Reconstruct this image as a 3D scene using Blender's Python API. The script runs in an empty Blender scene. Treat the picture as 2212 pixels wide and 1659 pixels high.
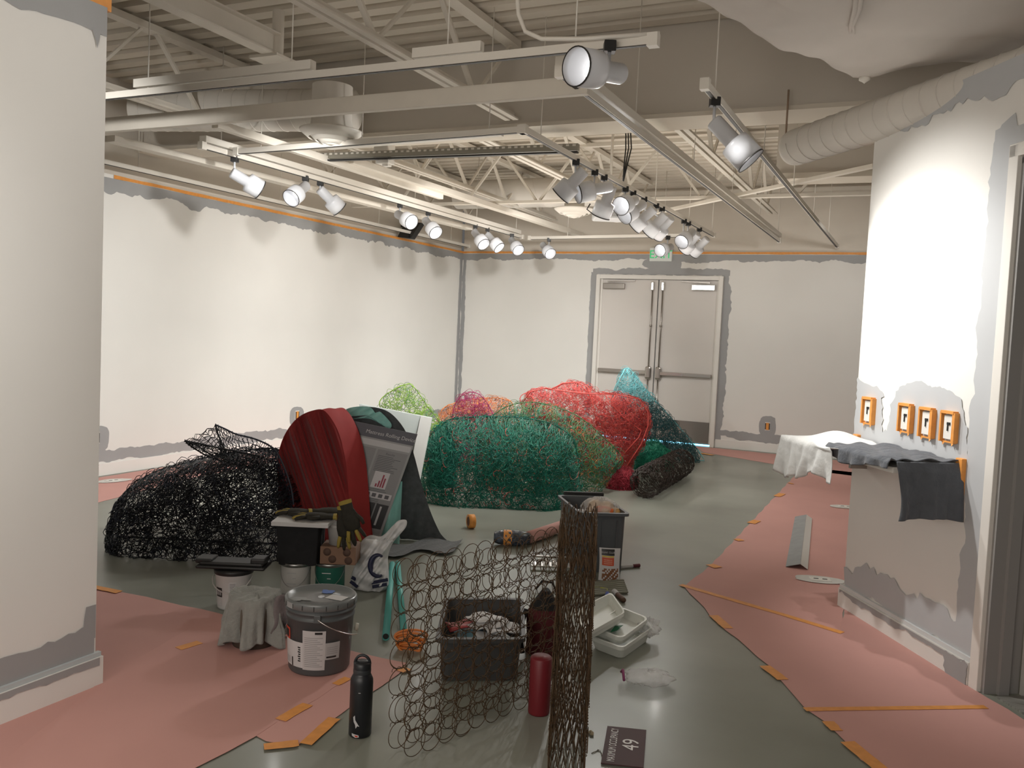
import bpy, bmesh, math, random
import numpy as np
from mathutils import Vector, Matrix
rnd = random.Random(7); rng = np.random.default_rng(11)
C = bpy.context.scene.collection
R = math.radians
# ------------------------------------------------------------------ camera, world, exposure
F, CX, CY, EYE = 1890.0, 1106.0, 829.5, 1.53
def cam_axes(yaw, pitch, roll):
    fwd = np.array([-math.sin(yaw)*math.cos(pitch), math.cos(yaw)*math.cos(pitch), -math.sin(pitch)])
    right = np.array([math.cos(yaw), math.sin(yaw), 0.0]); down = np.cross(fwd, right)
    c, s = math.cos(roll), math.sin(roll)
    return c*right+s*down, -s*right+c*down, fwd
AX, DN, FW = cam_axes(R(25.05), R(3.33), R(-2.62))
cam = bpy.data.cameras.new('camera'); co = bpy.data.objects.new('camera', cam); C.objects.link(co)
m = Matrix(((AX[0], -DN[0], -FW[0], 0), (AX[1], -DN[1], -FW[1], 0), (AX[2], -DN[2], -FW[2], EYE), (0, 0, 0, 1)))
co.matrix_world = m
cam.sensor_fit = 'HORIZONTAL'; cam.sensor_width = 36; cam.lens = 36*F/2212; cam.clip_start = 0.05
sc = bpy.context.scene; sc.camera = co
sc.view_settings.view_transform = 'Standard'; sc.view_settings.look = 'None'
sc.view_settings.gamma = 1; sc.view_settings.exposure = 0.25
w = bpy.data.worlds.new('world'); sc.world = w; w.use_nodes = True
w.node_tree.nodes['Background'].inputs[0].default_value = (1.0, 0.97, 0.93, 1)
w.node_tree.nodes['Background'].inputs[1].default_value = 0.085
SPOT = 150.0
def lamp(name, loc, tgt, power, size=0.05, angle=80, blend=0.6, col=(1, 0.985, 0.955), parent=None):
    l = bpy.data.lights.new(name, 'SPOT'); l.energy = power; l.shadow_soft_size = size; l.color = col
    l.spot_size = R(angle); l.spot_blend = blend
    o = bpy.data.objects.new(name, l); C.objects.link(o)
    o.location = loc
    o.rotation_euler = (Vector(tgt)-Vector(loc)).to_track_quat('-Z', 'Y').to_euler()
    return o
# added unseen spots without heads, brightening the walls and floor
for l, t, p, an in (((-4.0, 2.6, 2.8), (-6.98, 6.0, .9), 190, 92), ((-3.7, 5.0, 2.74), (-6.98, 7.4, .9), 200, 92), ((-1.1, .9, 2.86), (-3.01, 1.30, 1.3), 75, 66),
                 ((-3.7, 7.4, 2.74), (-6.98, 9.4, .9), 170, 92), ((-3.7, 9.0, 2.74), (-6.5, 12.8, 1.0), 170, 88), ((-3.2, 9.2, 2.74), (-4.0, 12.8, 1.1), 55, 90), ((-.6, 9.6, 2.8), (-1.2, 12.8, 1.1), 90, 100), ((-1.0, 6.6, 2.8), (-1.15, 8.0, 0), 62, 92), ((-2.2, 8.6, 2.74), (-2.3, 9.0, 0), 40, 90)):
    lamp('gallery_spot', l, t, p, .06, an, 1.0)
def wash(name, loc, tgt, power, sx, sy, col):
    al = bpy.data.lights.new(name, 'AREA'); al.energy = power; al.shape = 'RECTANGLE'; al.size = sx; al.size_y = sy; al.color = col
    ao = bpy.data.objects.new(name, al); C.objects.link(ao); ao.location = loc; ao.rotation_euler = (Vector(tgt)-Vector(loc)).to_track_quat('-Z', 'Y').to_euler()
wash('bounce_fill', (-3.2, 8.6, 1.5), (-3.2, 8.61, 4), 75, 4, 4, (1, .93, .84))  # added unseen panel in mid-air, simulating light bounced up off the floor
wash('front_fill', (-1.2, -1.0, 1.7), (-2.6, 5.5, 4.0), 66, 3, 1.6, (1, .93, .85))  # added unseen panel behind the camera, lifting the bulkhead and beam faces

def at(px, py, z=None, y=None, x=None, d=None):
    r = AX*(px-CX)/F + DN*(py-CY)/F + FW
    if z is not None: t = (z-EYE)/r[2]
    elif y is not None: t = y/r[1]
    elif x is not None: t = x/r[0]
    else: t = d
    return np.array([0, 0, EYE]) + r*t
def depth(p): return float((np.asarray(p)-[0, 0, EYE])@FW)
def fl(px, py): return at(px, py, z=0.0)
UP = np.array([0, 0, 1.0])
def RB(p, r):      # the point r metres straight beyond a floor point as seen from the entrance
    q = np.array([p[0], p[1], 0.0]); return p+q/np.linalg.norm(q)*r
VR = np.array([math.cos(R(25.05)), math.sin(R(25.05)), 0])      # to the right across the room as seen from the entrance
VF = np.array([-math.sin(R(25.05)), math.cos(R(25.05)), 0])     # away from the entrance
def V(*a): return np.array(a, float)

# ------------------------------------------------------------------ materials
MATS = {}
def mat(name, col, rough=0.6, metal=0.0, noise=0.0, nscale=8.0, bump=0.0, bscale=40.0, emit=0.0, alpha=None, trans=0.0, coat=0.0, sheen=0.0, col2=None, stretch=None, spec=None):
    if name in MATS: return MATS[name]
    mt = bpy.data.materials.new(name); mt.use_nodes = True; nt = mt.node_tree; b = nt.nodes['Principled BSDF']
    b.inputs['Base Color'].default_value = (*col, 1); b.inputs['Roughness'].default_value = rough; b.inputs['Metallic'].default_value = metal
    if spec is not None: b.inputs['Specular IOR Level'].default_value = spec
    if coat: b.inputs['Coat Weight'].default_value = coat; b.inputs['Coat Roughness'].default_value = .12
    if sheen: b.inputs['Sheen Weight'].default_value = sheen
    if trans: b.inputs['Transmission Weight'].default_value = trans
    if alpha is not None: b.inputs['Alpha'].default_value = alpha
    if emit: b.inputs['Emission Color'].default_value = (*col, 1); b.inputs['Emission Strength'].default_value = emit
    if noise or bump:
        tc = nt.nodes.new('ShaderNodeTexCoord'); mp = nt.nodes.new('ShaderNodeMapping'); nt.links.new(tc.outputs['Object'], mp.inputs[0])
        if stretch: mp.inputs['Scale'].default_value = stretch
    if noise:
        n = nt.nodes.new('ShaderNodeTexNoise'); n.inputs['Scale'].default_value = nscale; n.inputs['Detail'].default_value = 5
        nt.links.new(mp.outputs[0], n.inputs[0])
        r = nt.nodes.new('ShaderNodeValToRGB'); r.color_ramp.elements[0].position = .3; r.color_ramp.elements[1].position = .7
        c2 = col2 or tuple(c*(1-noise) for c in col)
        r.color_ramp.elements[0].color = (*c2, 1); r.color_ramp.elements[1].color = (*col, 1)
        nt.links.new(n.outputs[0], r.inputs[0]); nt.links.new(r.outputs[0], b.inputs['Base Color'])
    if bump:
        n = nt.nodes.new('ShaderNodeTexNoise'); n.inputs['Scale'].default_value = bscale; n.inputs['Detail'].default_value = 4
        nt.links.new(mp.outputs[0], n.inputs[0])
        bp = nt.nodes.new('ShaderNodeBump'); bp.inputs['Strength'].default_value = bump; bp.inputs['Distance'].default_value = .02
        nt.links.new(n.outputs[0], bp.inputs['Height']); nt.links.new(bp.outputs[0], b.inputs['Normal'])
    MATS[name] = mt; return mt
M_WALL = mat('wall_white', (.80, .78, .74), .75, noise=.04, nscale=1.5)
M_WALLUP = mat('upper_wall_cream', (.70, .64, .56), .8, noise=.05, nscale=2)
M_GREY = mat('cut_in_grey_paint', (.36, .36, .36), .6, noise=.08, nscale=3)
M_PRIMER = mat('primer_touch_up', (.66, .64, .60), .75, noise=.05, nscale=4)
M_TAPE = mat('orange_masking_tape', (.80, .33, .07), .55, noise=.15, nscale=30)
M_CEIL = mat('ceiling_cream_paint', (.66, .60, .51), .8, noise=.08, nscale=3)
M_STEEL = mat('painted_steel_cream', (.70, .65, .57), .65, noise=.06, nscale=6)
M_BULK = mat('bulkhead_grey_paint', (.62, .57, .50), .8, noise=.08, nscale=1.2)
M_TRACK = mat('track_white', (.74, .70, .63), .45)
M_TRACKD = mat('track_slot_black', (.02, .018, .016), .5)
M_LAMP = mat('lamp_white_enamel', (.62, .63, .66), .35)
M_LAMPIN = mat('lamp_reflector', (.75, .77, .8), .25, metal=.6)
M_BLK = mat('black_plastic', (.012, .012, .012), .45)
M_BULB = mat('lit_bulb', (1, .98, .95), .4, emit=2.6)
M_BULBOFF = mat('unlit_bulb', (.7, .7, .72), .3)
M_DUCT = mat('duct_wrap_cream', (.70, .66, .60), .7, noise=.08, nscale=4, bump=.08, bscale=9)
M_FLOOR = mat('polished_concrete', (.30, .31, .265), .33, noise=.35, nscale=.9, col2=(.19, .196, .162), spec=.28, coat=.04)
M_PINK = mat('pink_rosin_paper', (.62, .33, .29), .75, noise=.10, nscale=1.3, bump=.12, bscale=3)
M_DOOR = mat('door_paint', (.66, .62, .58), .5, noise=.04, nscale=2)
M_FRAME = mat('door_frame_white', (.76, .73, .68), .5)
M_METAL = mat('brushed_metal', (.42, .39, .36), .32, metal=1.0)
M_METALB = mat('bright_metal', (.75, .74, .72), .22, metal=1.0)
M_JAMB = mat('opening_jamb_grey', (.30, .29, .28), .7)

# ------------------------------------------------------------------ mesh helpers
def tag(o, label=None, cat=None, group=None, kind=None):
    if label: o['label'] = label
    if cat: o['category'] = cat
    if group: o['group'] = group
    if kind: o['kind'] = kind
    return o
def thing(name, loc, label, cat, group=None):
    o = bpy.data.objects.new(name, None); C.objects.link(o); o.location = loc; o.empty_display_size = .05
    return tag(o, label, cat, group)
def link(name, me, parent=None):
    o = bpy.data.objects.new(name, me); C.objects.link(o)
    if parent is not None:
        o.parent = parent
    return o
def wloc(o):
    v = Vector((0, 0, 0))
    while o is not None: v += o.location; o = o.parent
    return np.array(v)
def frame(t, ref=None):
    t = np.asarray(t, float); t = t/np.linalg.norm(t)
    r = np.asarray(ref, float) if ref is not None else (V(0, 0, 1) if abs(t[2]) < .9 else V(1, 0, 0))
    a = np.cross(t, r); a /= np.linalg.norm(a); b = np.cross(t, a)
    return t, a, b
class MB:
    def __init__(s): s.v = []; s.f = []; s.mi = []; s.sm = []
    def add(s, vs, fs, mi=0, sm=False):
        n = len(s.v); s.v.extend([tuple(map(float, p)) for p in vs]); s.f.extend([tuple(i+n for i in f) for f in fs])
        s.mi.extend([mi]*len(fs)); s.sm.extend([sm]*len(fs)); return s
    def box(s, c, sx, sy, sz, ax=None, mi=0):      # centre, full sizes, axes rows
        ax = ax if ax is not None else (V(1, 0, 0), V(0, 1, 0), V(0, 0, 1)); c = np.asarray(c, float)
        vs = [c+ax[0]*sx/2*i+ax[1]*sy/2*j+ax[2]*sz/2*k for k in (-1, 1) for j in (-1, 1) for i in (-1, 1)]
        return s.add(vs, [(0, 2, 3, 1), (4, 5, 7, 6), (0, 1, 5, 4), (2, 6, 7, 3), (0, 4, 6, 2), (1, 3, 7, 5)], mi)
    def bar(s, p, q, wd, h, ref=(0, 0, 1), mi=0):  # rectangular bar from p to q, h along ref
        p, q = np.asarray(p, float), np.asarray(q, float); t, a, b = frame(q-p, ref)
        return s.box((p+q)/2, np.linalg.norm(q-p), wd, h, (t, a, b), mi)
    def tube(s, pts, r, n=8, mi=0, closed=False, cap=True):
        pts = [np.asarray(p, float) for p in pts]; k = len(pts); vs = []; fs = []; pa = None
        for i, p in enumerate(pts):
            t = (pts[(i+1) % k]-pts[i-1]) if closed or 0 < i < k-1 else (pts[1]-pts[0] if i == 0 else pts[-1]-pts[-2])
            t = t/(np.linalg.norm(t)+1e-9)
            if pa is None: _, a, b = frame(t)
            else:
                a = pa-t*(pa@t); a /= np.linalg.norm(a)+1e-9; b = np.cross(t, a)
            pa = a; rr = r[i] if hasattr(r, '__len__') else r
            vs += [p+rr*(math.cos(2*math.pi*j/n)*a+math.sin(2*math.pi*j/n)*b) for j in range(n)]
        m_ = k if closed else k-1
        for i in range(m_):
            for j in range(n):
                fs.append((i*n+j, i*n+(j+1) % n, ((i+1) % k)*n+(j+1) % n, ((i+1) % k)*n+j))
        if cap and not closed: fs.append(tuple(range(n))[::-1]); fs.append(tuple((k-1)*n+j for j in range(n)))
        return s.add(vs, fs, mi, True)
    def lathe(s, base, axis, prof, n=32, mi=0, sm=True, wob=None):   # prof: (r, h) along axis
        base = np.asarray(base, float); t, a, b = frame(axis); vs = []; fs = []
        for i, (r, h) in enumerate(prof):
            for j in range(n):
                th = 2*math.pi*j/n; rr = r*(wob(th, i/(len(prof)-1)) if wob else 1)
                vs.append(base+t*h+rr*(math.cos(th)*a+math.sin(th)*b))
        for i in range(len(prof)-1):
            for j in range(n): fs.append((i*n+j, i*n+(j+1) % n, (i+1)*n+(j+1) % n, (i+1)*n+j))
        return s.add(vs, fs, mi, sm)
    def prism(s, poly, off, mi=0):      # 3D polygon extruded by vector off
        poly = [np.asarray(p, float) for p in poly]; off = np.asarray(off, float); k = len(poly)
        vs = poly+[p+off for p in poly]
        fs = [tuple(range(k))[::-1], tuple(range(k, 2*k))]+[(i, (i+1) % k, (i+1) % k+k, i+k) for i in range(k)]
        return s.add(vs, fs, mi)
    def poly(s, pts, mi=0): return s.add(pts, [tuple(range(len(pts)))], mi)
    def grid(s, fn, nu, nv, mi=0, sm=True, mif=None):
        vs = [fn(i/nu, j/nv) for i in range(nu+1) for j in range(nv+1)]; fs = []
        n = len(s.v); s.v.extend([tuple(map(float, p)) for p in vs])
        for i in range(nu):
            for j in range(nv):
                a = i*(nv+1)+j; s.f.append((n+a, n+a+1, n+a+nv+2, n+a+nv+1)); s.mi.append(mif(i/nu, j/nv) if mif else mi); s.sm.append(sm)
        return s
    def build(s, name, mats, parent=None, loc=(0, 0, 0), bevel=0, solid=0, sub=0):
        if not isinstance(mats, (list, tuple)): mats = [mats]
        off = wloc(parent) if parent is not None else np.asarray(loc, float)
        me = bpy.data.meshes.new(name); me.from_pydata([tuple(np.array(p)-off) for p in s.v], [], s.f)
        for x in mats: me.materials.append(x)
        me.polygons.foreach_set('material_index', s.mi); me.polygons.foreach_set('use_smooth', s.sm); me.update()
        o = link(name, me, parent)
        if parent is None: o.location = loc
        if solid: md = o.modifiers.new('solid', 'SOLIDIFY'); md.thickness = solid; md.offset = 0
        if sub: md = o.modifiers.new('sub', 'SUBSURF'); md.levels = sub; md.render_levels = sub
        if bevel: md = o.modifiers.new('bev', 'BEVEL'); md.width = bevel; md.segments = 2; md.limit_method = 'ANGLE'; md.angle_limit = R(40)
        return o
def wires(name, arr, r, mats, parent=None, closed=False, sides=3, mi=None, loc=(0, 0, 0)):
    """arr (n,k,3): n bent wires with k points each, swept into thin tubes as one mesh."""
    arr = np.asarray(arr, float); n, k, _ = arr.shape
    if closed: t = np.roll(arr, -1, 1)-np.roll(arr, 1, 1)
    else:
        t = np.empty_like(arr); t[:, 1:-1] = arr[:, 2:]-arr[:, :-2]; t[:, 0] = arr[:, 1]-arr[:, 0]; t[:, -1] = arr[:, -1]-arr[:, -2]
    t /= np.linalg.norm(t, axis=2, keepdims=True)+1e-9
    c = arr.mean(1, keepdims=True); N = np.cross(arr-c, np.roll(arr, -1, 1)-c).sum(1, keepdims=True)
    N += rng.normal(size=N.shape)*1e-5; N /= np.linalg.norm(N, axis=2, keepdims=True)+1e-12
    a = np.cross(t, N); a /= np.linalg.norm(a, axis=2, keepdims=True)+1e-6; b = np.cross(t, a)
    th = 2*np.pi*np.arange(sides)/sides
    V_ = arr[:, :, None, :]+r*(np.cos(th)[None, None, :, None]*a[:, :, None, :]+np.sin(th)[None, None, :, None]*b[:, :, None, :])
    off = wloc(parent) if parent is not None else np.asarray(loc, float)
    co_ = (V_.reshape(-1, 3)-off)
    m_ = k if closed else k-1
    I, K, J = np.meshgrid(np.arange(n), np.arange(m_), np.arange(sides), indexing='ij')
    b0 = (I*k+K)*sides; b1 = (I*k+(K+1) % k)*sides; J1 = (J+1) % sides
    q = np.stack([b0+J, b0+J1, b1+J1, b1+J], -1).reshape(-1, 4)
    me = bpy.data.meshes.new(name); me.vertices.add(len(co_)); me.vertices.foreach_set('co', co_.ravel().astype(np.float32))
    me.loops.add(q.size); me.loops.foreach_set('vertex_index', q.ravel().astype(np.int32))
    me.polygons.add(len(q)); me.polygons.foreach_set('loop_start', np.arange(0, q.size, 4, dtype=np.int32))
    if not isinstance(mats, (list, tuple)): mats = [mats]
    for x in mats: me.materials.append(x)
    if mi is not None: me.polygons.foreach_set('material_index', np.repeat(np.asarray(mi, np.int32), m_*sides))
    me.polygons.foreach_set('use_smooth', np.ones(len(q), bool)); me.update(calc_edges=True)
    o = link(name, me, parent)
    if parent is None: o.location = loc
    return o
def text_mesh(txt, origin, xdir, ydir, size, align='LEFT'):
    cu = bpy.data.curves.new('txt', 'FONT'); cu.body = txt; cu.size = 1; cu.align_x = align; cu.extrude = 0.0
    to = bpy.data.objects.new('txt', cu); C.objects.link(to)
    dg = bpy.context.evaluated_depsgraph_get(); dg.update(); me = bpy.data.meshes.new_from_object(to.evaluated_get(dg))
    xd, yd = np.asarray(xdir, float), np.asarray(ydir, float)
    vs = [np.asarray(origin)+(xd*v.co.x+yd*v.co.y)*size for v in me.vertices]; fs = [tuple(p.vertices) for p in me.polygons]
    bpy.data.objects.remove(to); bpy.data.meshes.remove(me)
    return vs, fs
def smoothnoise(n, amp, k=5, seed=0):
    r = np.random.default_rng(seed); x = np.linspace(0, 1, n); y = np.zeros(n)
    for f_, a_ in ((k, .5), (k*2.7, .3), (k*7, .2), (k*17, .13)):
        m_ = max(4, int(f_*3)); c = r.normal(size=m_); y += a_*np.interp(x*(m_-1), np.arange(m_), c)
    return y*amp
LAY = [0]
class Plane:
    """a wall plane: u along the wall, v up."""
    def __init__(s, O, U, N): s.O = np.asarray(O, float); s.U = np.asarray(U, float); s.N = np.asarray(N, float)
    def p(s, u, v, n=0.0): return s.O+s.U*u+UP*v+s.N*n
    def uv(s, px, py):
        r = AX*(px-CX)/F+DN*(py-CY)/F+FW; o = np.array([0, 0, EYE]); t = ((s.O-o)@s.N)/(r@s.N); q = o+r*t-s.O
        return float(q@s.U), float(q[2])
    def strip(s, mb, pts, w0, w1, jit0, jit1, mi=1, n=.0015, seed=1, res=.03):
        """ragged brushed strip along pts [(u,v)]; sides at -w0 and +w1 from the path with jitter each."""
        LAY[0] += 1; n = n+.0001*(LAY[0] % 40)
        P = np.array(pts, float); L = np.r_[0, np.cumsum(np.linalg.norm(np.diff(P, axis=0), axis=1))]
        k = max(4, int(L[-1]/res)); s_ = np.linspace(0, L[-1], k); X = np.c_[np.interp(s_, L, P[:, 0]), np.interp(s_, L, P[:, 1])]
        T = np.gradient(X, axis=0); T /= np.linalg.norm(T, axis=1, keepdims=True); Nn = np.c_[-T[:, 1], T[:, 0]]
        a = X-Nn*(w0+smoothnoise(k, jit0, 4+L[-1], seed))[:, None]; b = X+Nn*(w1+smoothnoise(k, jit1, 4+L[-1], seed+1))[:, None]
        vs = [s.p(*q, n) for q in a]+[s.p(*q, n) for q in b]
        mb.add(vs, [(i, i+1, k+i+1, k+i) for i in range(k-1)], mi)
    def blob(s, mb, u, v, ru, rv, jit=.12, mi=1, n=.0015, seed=3, k=40, sq=1.0):
        LAY[0] += 1; n = n+.0001*(LAY[0] % 40)
        r = 1+smoothnoise(k, jit, 3, seed); r[-3:] = r[0]
        vs = []
        for i in range(k):
            th = 2*math.pi*i/k; c, s_ = math.cos(th), math.sin(th)
            vs.append(s.p(u+ru*r[i]*math.copysign(abs(c)**sq, c), v+rv*r[i]*math.copysign(abs(s_)**sq, s_), n))
        mb.add(vs, [tuple(range(k))], mi)
    def poly(s, mb, pts, mi=1, n=.0015, jit=.012, seed=5, res=.02):
        LAY[0] += 1; n = n+.0001*(LAY[0] % 40)
        P = [np.array(q, float) for q in pts]; out = []; r = np.random.default_rng(seed)
        for i in range(len(P)):
            a, b = P[i], P[(i+1) % len(P)]; k = max(1, int(np.linalg.norm(b-a)/res))
            for j in range(k): out.append(a+(b-a)*j/k+r.normal(size=2)*jit*.5)
        mb.add([s.p(*q, n) for q in out], [tuple(range(len(out)))], mi)

# ------------------------------------------------------------------ the room
YB, XL, ZT, ZD = 12.8, -6.98, 2.84, 3.74
mb = MB(); mb.box((-2.5, 4.4, -.05), 10.5, 18.8, .1); fo = mb.build('floor', M_FLOOR); tag(fo, kind='structure')
# trowelled seams of the slab
# left wall
WL = Plane((XL, 0, 0), (0, 1, 0), (1, 0, 0)); WB = Plane((0, YB, 0), (1, 0, 0), (0, -1, 0))
mb = MB(); mb.box((XL-.06, 5.4, ZT/2), .12, 14.9, ZT); mb.box((XL-.12, 5.4, (ZT+ZD)/2+.03), .12, 14.9, ZD-ZT+.06, mi=3)
WL.strip(mb, [(3.2, ZT-.035), (YB, ZT-.035)], .11, .0, .035, .0, 1, seed=4)
WL.strip(mb, [(3.2, .19), (YB, .19)], .055, .06, .02, .03, 1, seed=9)
WL.strip(mb, [(YB-.05, .1), (YB-.05, ZT)], .04, .05, .006, .006, 1, seed=12)
for px, py in ((641, 900), (211, 948)):
    u, v = WL.uv(px, py); WL.blob(mb, u, v, .13, .125, .05, 1, .002, seed=px, sq=.7)
lw = mb.build('wall_left', [M_WALL, M_GREY, M_PRIMER, M_WALLUP]); tag(lw, kind='structure')
mb = MB(); WL.strip(mb, [(5.9, ZT-.012), (YB, ZT-.012)], .022, .010, .003, .002, 0, .007, seed=2)
o = mb.build('tape_strip', M_TAPE, lw); o['label'] = 'orange masking tape along the wall top'
def outlet(pl, px, py, parent):
    u, v = pl.uv(px, py); mb = MB(); mb.box(pl.p(u, v, .006), .07, .008, .115, (pl.U, pl.N, UP)); o = mb.build('outlet', M_FRAME, parent)
    o['label'] = 'wall outlet covered with orange tape'
    mb = MB(); mb.box(pl.p(u, v, .012), .04, .004, .10, (pl.U, pl.N, UP)); mb.build('tape_cover', M_TAPE, o)
    mb = MB()
    for sgn in (-1, 1): mb.box(pl.p(u+sgn*.027, v, .011), .012, .004, .09, (pl.U, pl.N, UP))
    mb.build('socket', M_BLK, o)
outlet(WL, 641, 897, lw); outlet(WL, 207, 946, lw)
# back wall with an opening for the double doors
DL, DR, DH = -4.61, -2.675, 2.485
mb = MB()
mb.box(((XL+DL)/2-.06, YB+.06, ZT/2), DL-XL+.12, .12, ZT); mb.box(((DR+2.4)/2, YB+.06, ZT/2), 2.4-DR, .12, ZT); mb.box(((DL+DR)/2, YB+.06, (DH+ZT)/2), DR-DL, .12, ZT-DH)
mb.box((-2.3, YB+.12, (ZT+ZD)/2+.03), 9.4, .12, ZD-ZT+.06, mi=3)
WB.strip(mb, [(XL, ZT-.04), (1.9, ZT-.04)], .09, .0, .03, .0, 1, seed=21)
WB.strip(mb, [(XL+.035, .1), (XL+.035, ZT-.05)], .035, .03, .01, .012, 1, seed=22)
WB.strip(mb, [(DL-.04, .1), (DL-.04, DH+.04)], .05, .07, .018, .008, 1, seed=23)
WB.strip(mb, [(DL-.08, DH+.04), (DR+.08, DH+.04)], .03, .06, .008, .022, 1, seed=24)
WB.strip(mb, [(DR+.04, DH+.06), (DR+.04, .1)], .07, .06, .008, .022, 1, seed=25)
WB.strip(mb, [(DR, .20), (1.9, .20)], .05, .055, .02, .02, 1, seed=26)
WB.strip(mb, [(XL, .2), (DL, .2)], .05, .05, .02, .02, 1, seed=27)
u, v = WB.uv(1428, 566); WB.blob(mb, u, v-.02, .28, .11, .1, 1, seed=31); WB.blob(mb, u+.24, v-.02, .07, .12, .1, 1, .002, seed=33)
WB.strip(mb, [WB.uv(1449, 560), WB.uv(1447, 595)], .05, .05, .01, .01, 1, .002, seed=32)
u, v = WB.uv(1658, 922); WB.blob(mb, u, v, .115, .15, .07, 1, seed=35, sq=.7)
bw = mb.build('wall_back', [M_WALL, M_GREY, M_PRIMER, M_WALLUP]); tag(bw, kind='structure')
mb = MB(); WB.strip(mb, [(XL, ZT-.012), (1.9, ZT-.012)], .022, .010, .003, .002, 0, .007, seed=3)
o = mb.build('tape_strip', M_TAPE, bw); o['label'] = 'orange masking tape along the wall top'
outlet(WB, 1658, 921, bw)
mb = MB(); mb.box((2.4, 9.5, ZD/2), .12, 6.9, ZD); tag(mb.build('wall_right', M_WALL), kind='structure')
for nm, pl, u0, u1 in (('baseboard_left', WL, 3.0, YB), ('baseboard_back', WB, DR+.01, 2.3), ('baseboard_back_left', WB, XL, DL-.01)):
    mb = MB(); mb.box(pl.p((u0+u1)/2, .06, .008), u1-u0, .016, .12, (pl.U, pl.N, UP)); tag(mb.build(nm, M_WALL, bevel=.004), kind='structure')
# door frame and leaves
mb = MB()
mb.box((DL+.03, YB-.01, DH/2), .06, .10, DH); mb.box((DR-.03, YB-.01, DH/2), .06, .10, DH); mb.box(((DL+DR)/2, YB-.01, DH-.03), DR-DL-.12, .10, .06)
mb.box((DL+.075, YB+.02, DH/2), .03, .05, DH-.06); mb.box((DR-.075, YB+.02, DH/2), .03, .05, DH-.06)
tag(mb.build('trim_1', M_FRAME, bevel=.004), kind='structure')
MIDX = (DL+DR)/2
def leaf(nm, x0, x1, hinge):
    mb = MB(); mb.box(((x0+x1)/2, YB+.03, DH/2-.015), x1-x0-.012, .045, DH-.1); d = mb.build(nm, M_DOOR, bevel=.003); tag(d, kind='structure')
    s_ = 1 if hinge == 'L' else -1; xin = x1 if hinge == 'L' else x0; xh = x0 if hinge == 'L' else x1
    zb = 1.03; y = YB-.005
    mb = MB(); mb.box(((xh+xin)/2-s_*.01, y-.04, zb), abs(x1-x0)-.08, .03, .055); pb = mb.build('panic_bar', M_METAL, d, bevel=.006)
    pb['label'] = 'steel push bar across the door'
    mb = MB(); mb.box(((xh+xin)/2+s_*.2-s_*.0, y-.058, zb), abs(x1-x0)*.45, .012, .045); mb.build('push_pad', M_METALB, pb)
    mb = MB(); mb.box((xin-s_*.075, y-.035, zb), .09, .07, .19); mb.build('latch_case', M_METAL, d, bevel=.025)
    mb = MB(); mb.tube([(xin-s_*.075, y-.03, zb+.08), (xin-s_*.075, y-.03, DH-.12)], .011, 8); mb.tube([(xin-s_*.075, y-.03, zb-.08), (xin-s_*.075, y-.03, .06)], .011, 8)
    mb.tube([(xin-s_*.075, y-.03, 1.72), (xin-s_*.075, y-.03, 1.75)], .02, 8); mb.build('vertical_rod', M_METAL, d)
    mb = MB(); mb.box((xin-s_*.075, y-.035, DH-.16), .045, .04, .13); mb.build('top_latch', M_METALB, d, bevel=.008)
    mb = MB(); mb.box((xh+s_*.22, y-.045, DH-.17), .34, .05, .085); cl = mb.build('door_closer', M_METAL if hinge == 'L' else M_METALB, d, bevel=.008)
    mb = MB(); mb.bar((xh+s_*.12, y-.05, DH-.10), (xh+s_*.55, y-.03, DH-.085), .03, .014); mb.build('closer_arm', M_METAL, cl)
    mb = MB(); mb.box(((x0+x1)/2, y-.003, .20), abs(x1-x0)-.06, .003, .30); kp = mb.build('kick_plate', M_METAL, d); kp['label'] = 'shiny metal kick plate'
leaf('door_1', DL+.065, MIDX-.003, 'L'); leaf('door_2', MIDX+.003, DR-.065, 'R')
# glowing strip standing in for daylight in the gap under the doors
mb = MB(); mb.box((MIDX, YB+.06, .008), DR-DL-.14, .04, .016); o = mb.build('daylight_strip', mat('daylight_gap', (.25, .72, 1.0), .5, emit=3.0)); tag(o, kind='structure')
# exit sign
e0 = at(1428, 550, y=YB-.02)
ex = thing('exit_sign', e0, 'white and green illuminated exit sign on the back wall over the double doors', 'sign')
mb = MB(); mb.box(e0, .34, .04, .2); mb.build('housing', mat('exit_white', (.7, .72, .68), .4, emit=.05), ex, bevel=.006)
mb = MB(); vs, fs = text_mesh('EXIT', e0+V(0, -.0215, -.055), (1, 0, 0), (0, 0, 1), .17, 'CENTER'); mb.add(vs, fs); mb.build('lettering', mat('exit_green', (.02, .5, .16), .4, emit=.4), ex)

# near-left partition (the pillar of wall at the left of the picture)
PX, PYE = -3.01, 2.50
WP = Plane((PX, 0, 0), (0, 1, 0), (1, 0, 0)); ZP = 2.74
mb = MB(); mb.box((PX-.09, .1, ZP/2), .18, 4.8, ZP)
WP.strip(mb, [(-1.5, .175), (PYE-.01, .175)], .045, .075, .01, .02, 1, seed=41)
WP.strip(mb, [(PYE-.045, .2), (PYE-.045, .34)], .04, .02, .0, .012, 1, .002, seed=44)
WP.strip(mb, [(-1.5, ZP-.0), (PYE-.002, ZP-.0)], .115, .0, .012, .0, 1, seed=43)
WP.poly(mb, [(PYE-.07, ZP-.1), (PYE-.045, ZP-.17), (PYE-.03, ZP-.1)], 1, .002, .003)
o = mb.build('wall_pillar', [M_WALL, M_GREY]); tag(o, kind='structure')
mb = MB(); mb.box((PX-.05, .1, ZP+.04), .1, 4.84, .1); tp = mb.build('tape_strip', M_TAPE, o); tp['label'] = 'orange tape on top of the wall'
mb = MB(); mb.box((PX+.008, .1, .06), .03, 4.84, .12, mi=0); mb.box((PX+.006, .1, .13), .02, 4.83, .018, mi=1)
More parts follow.
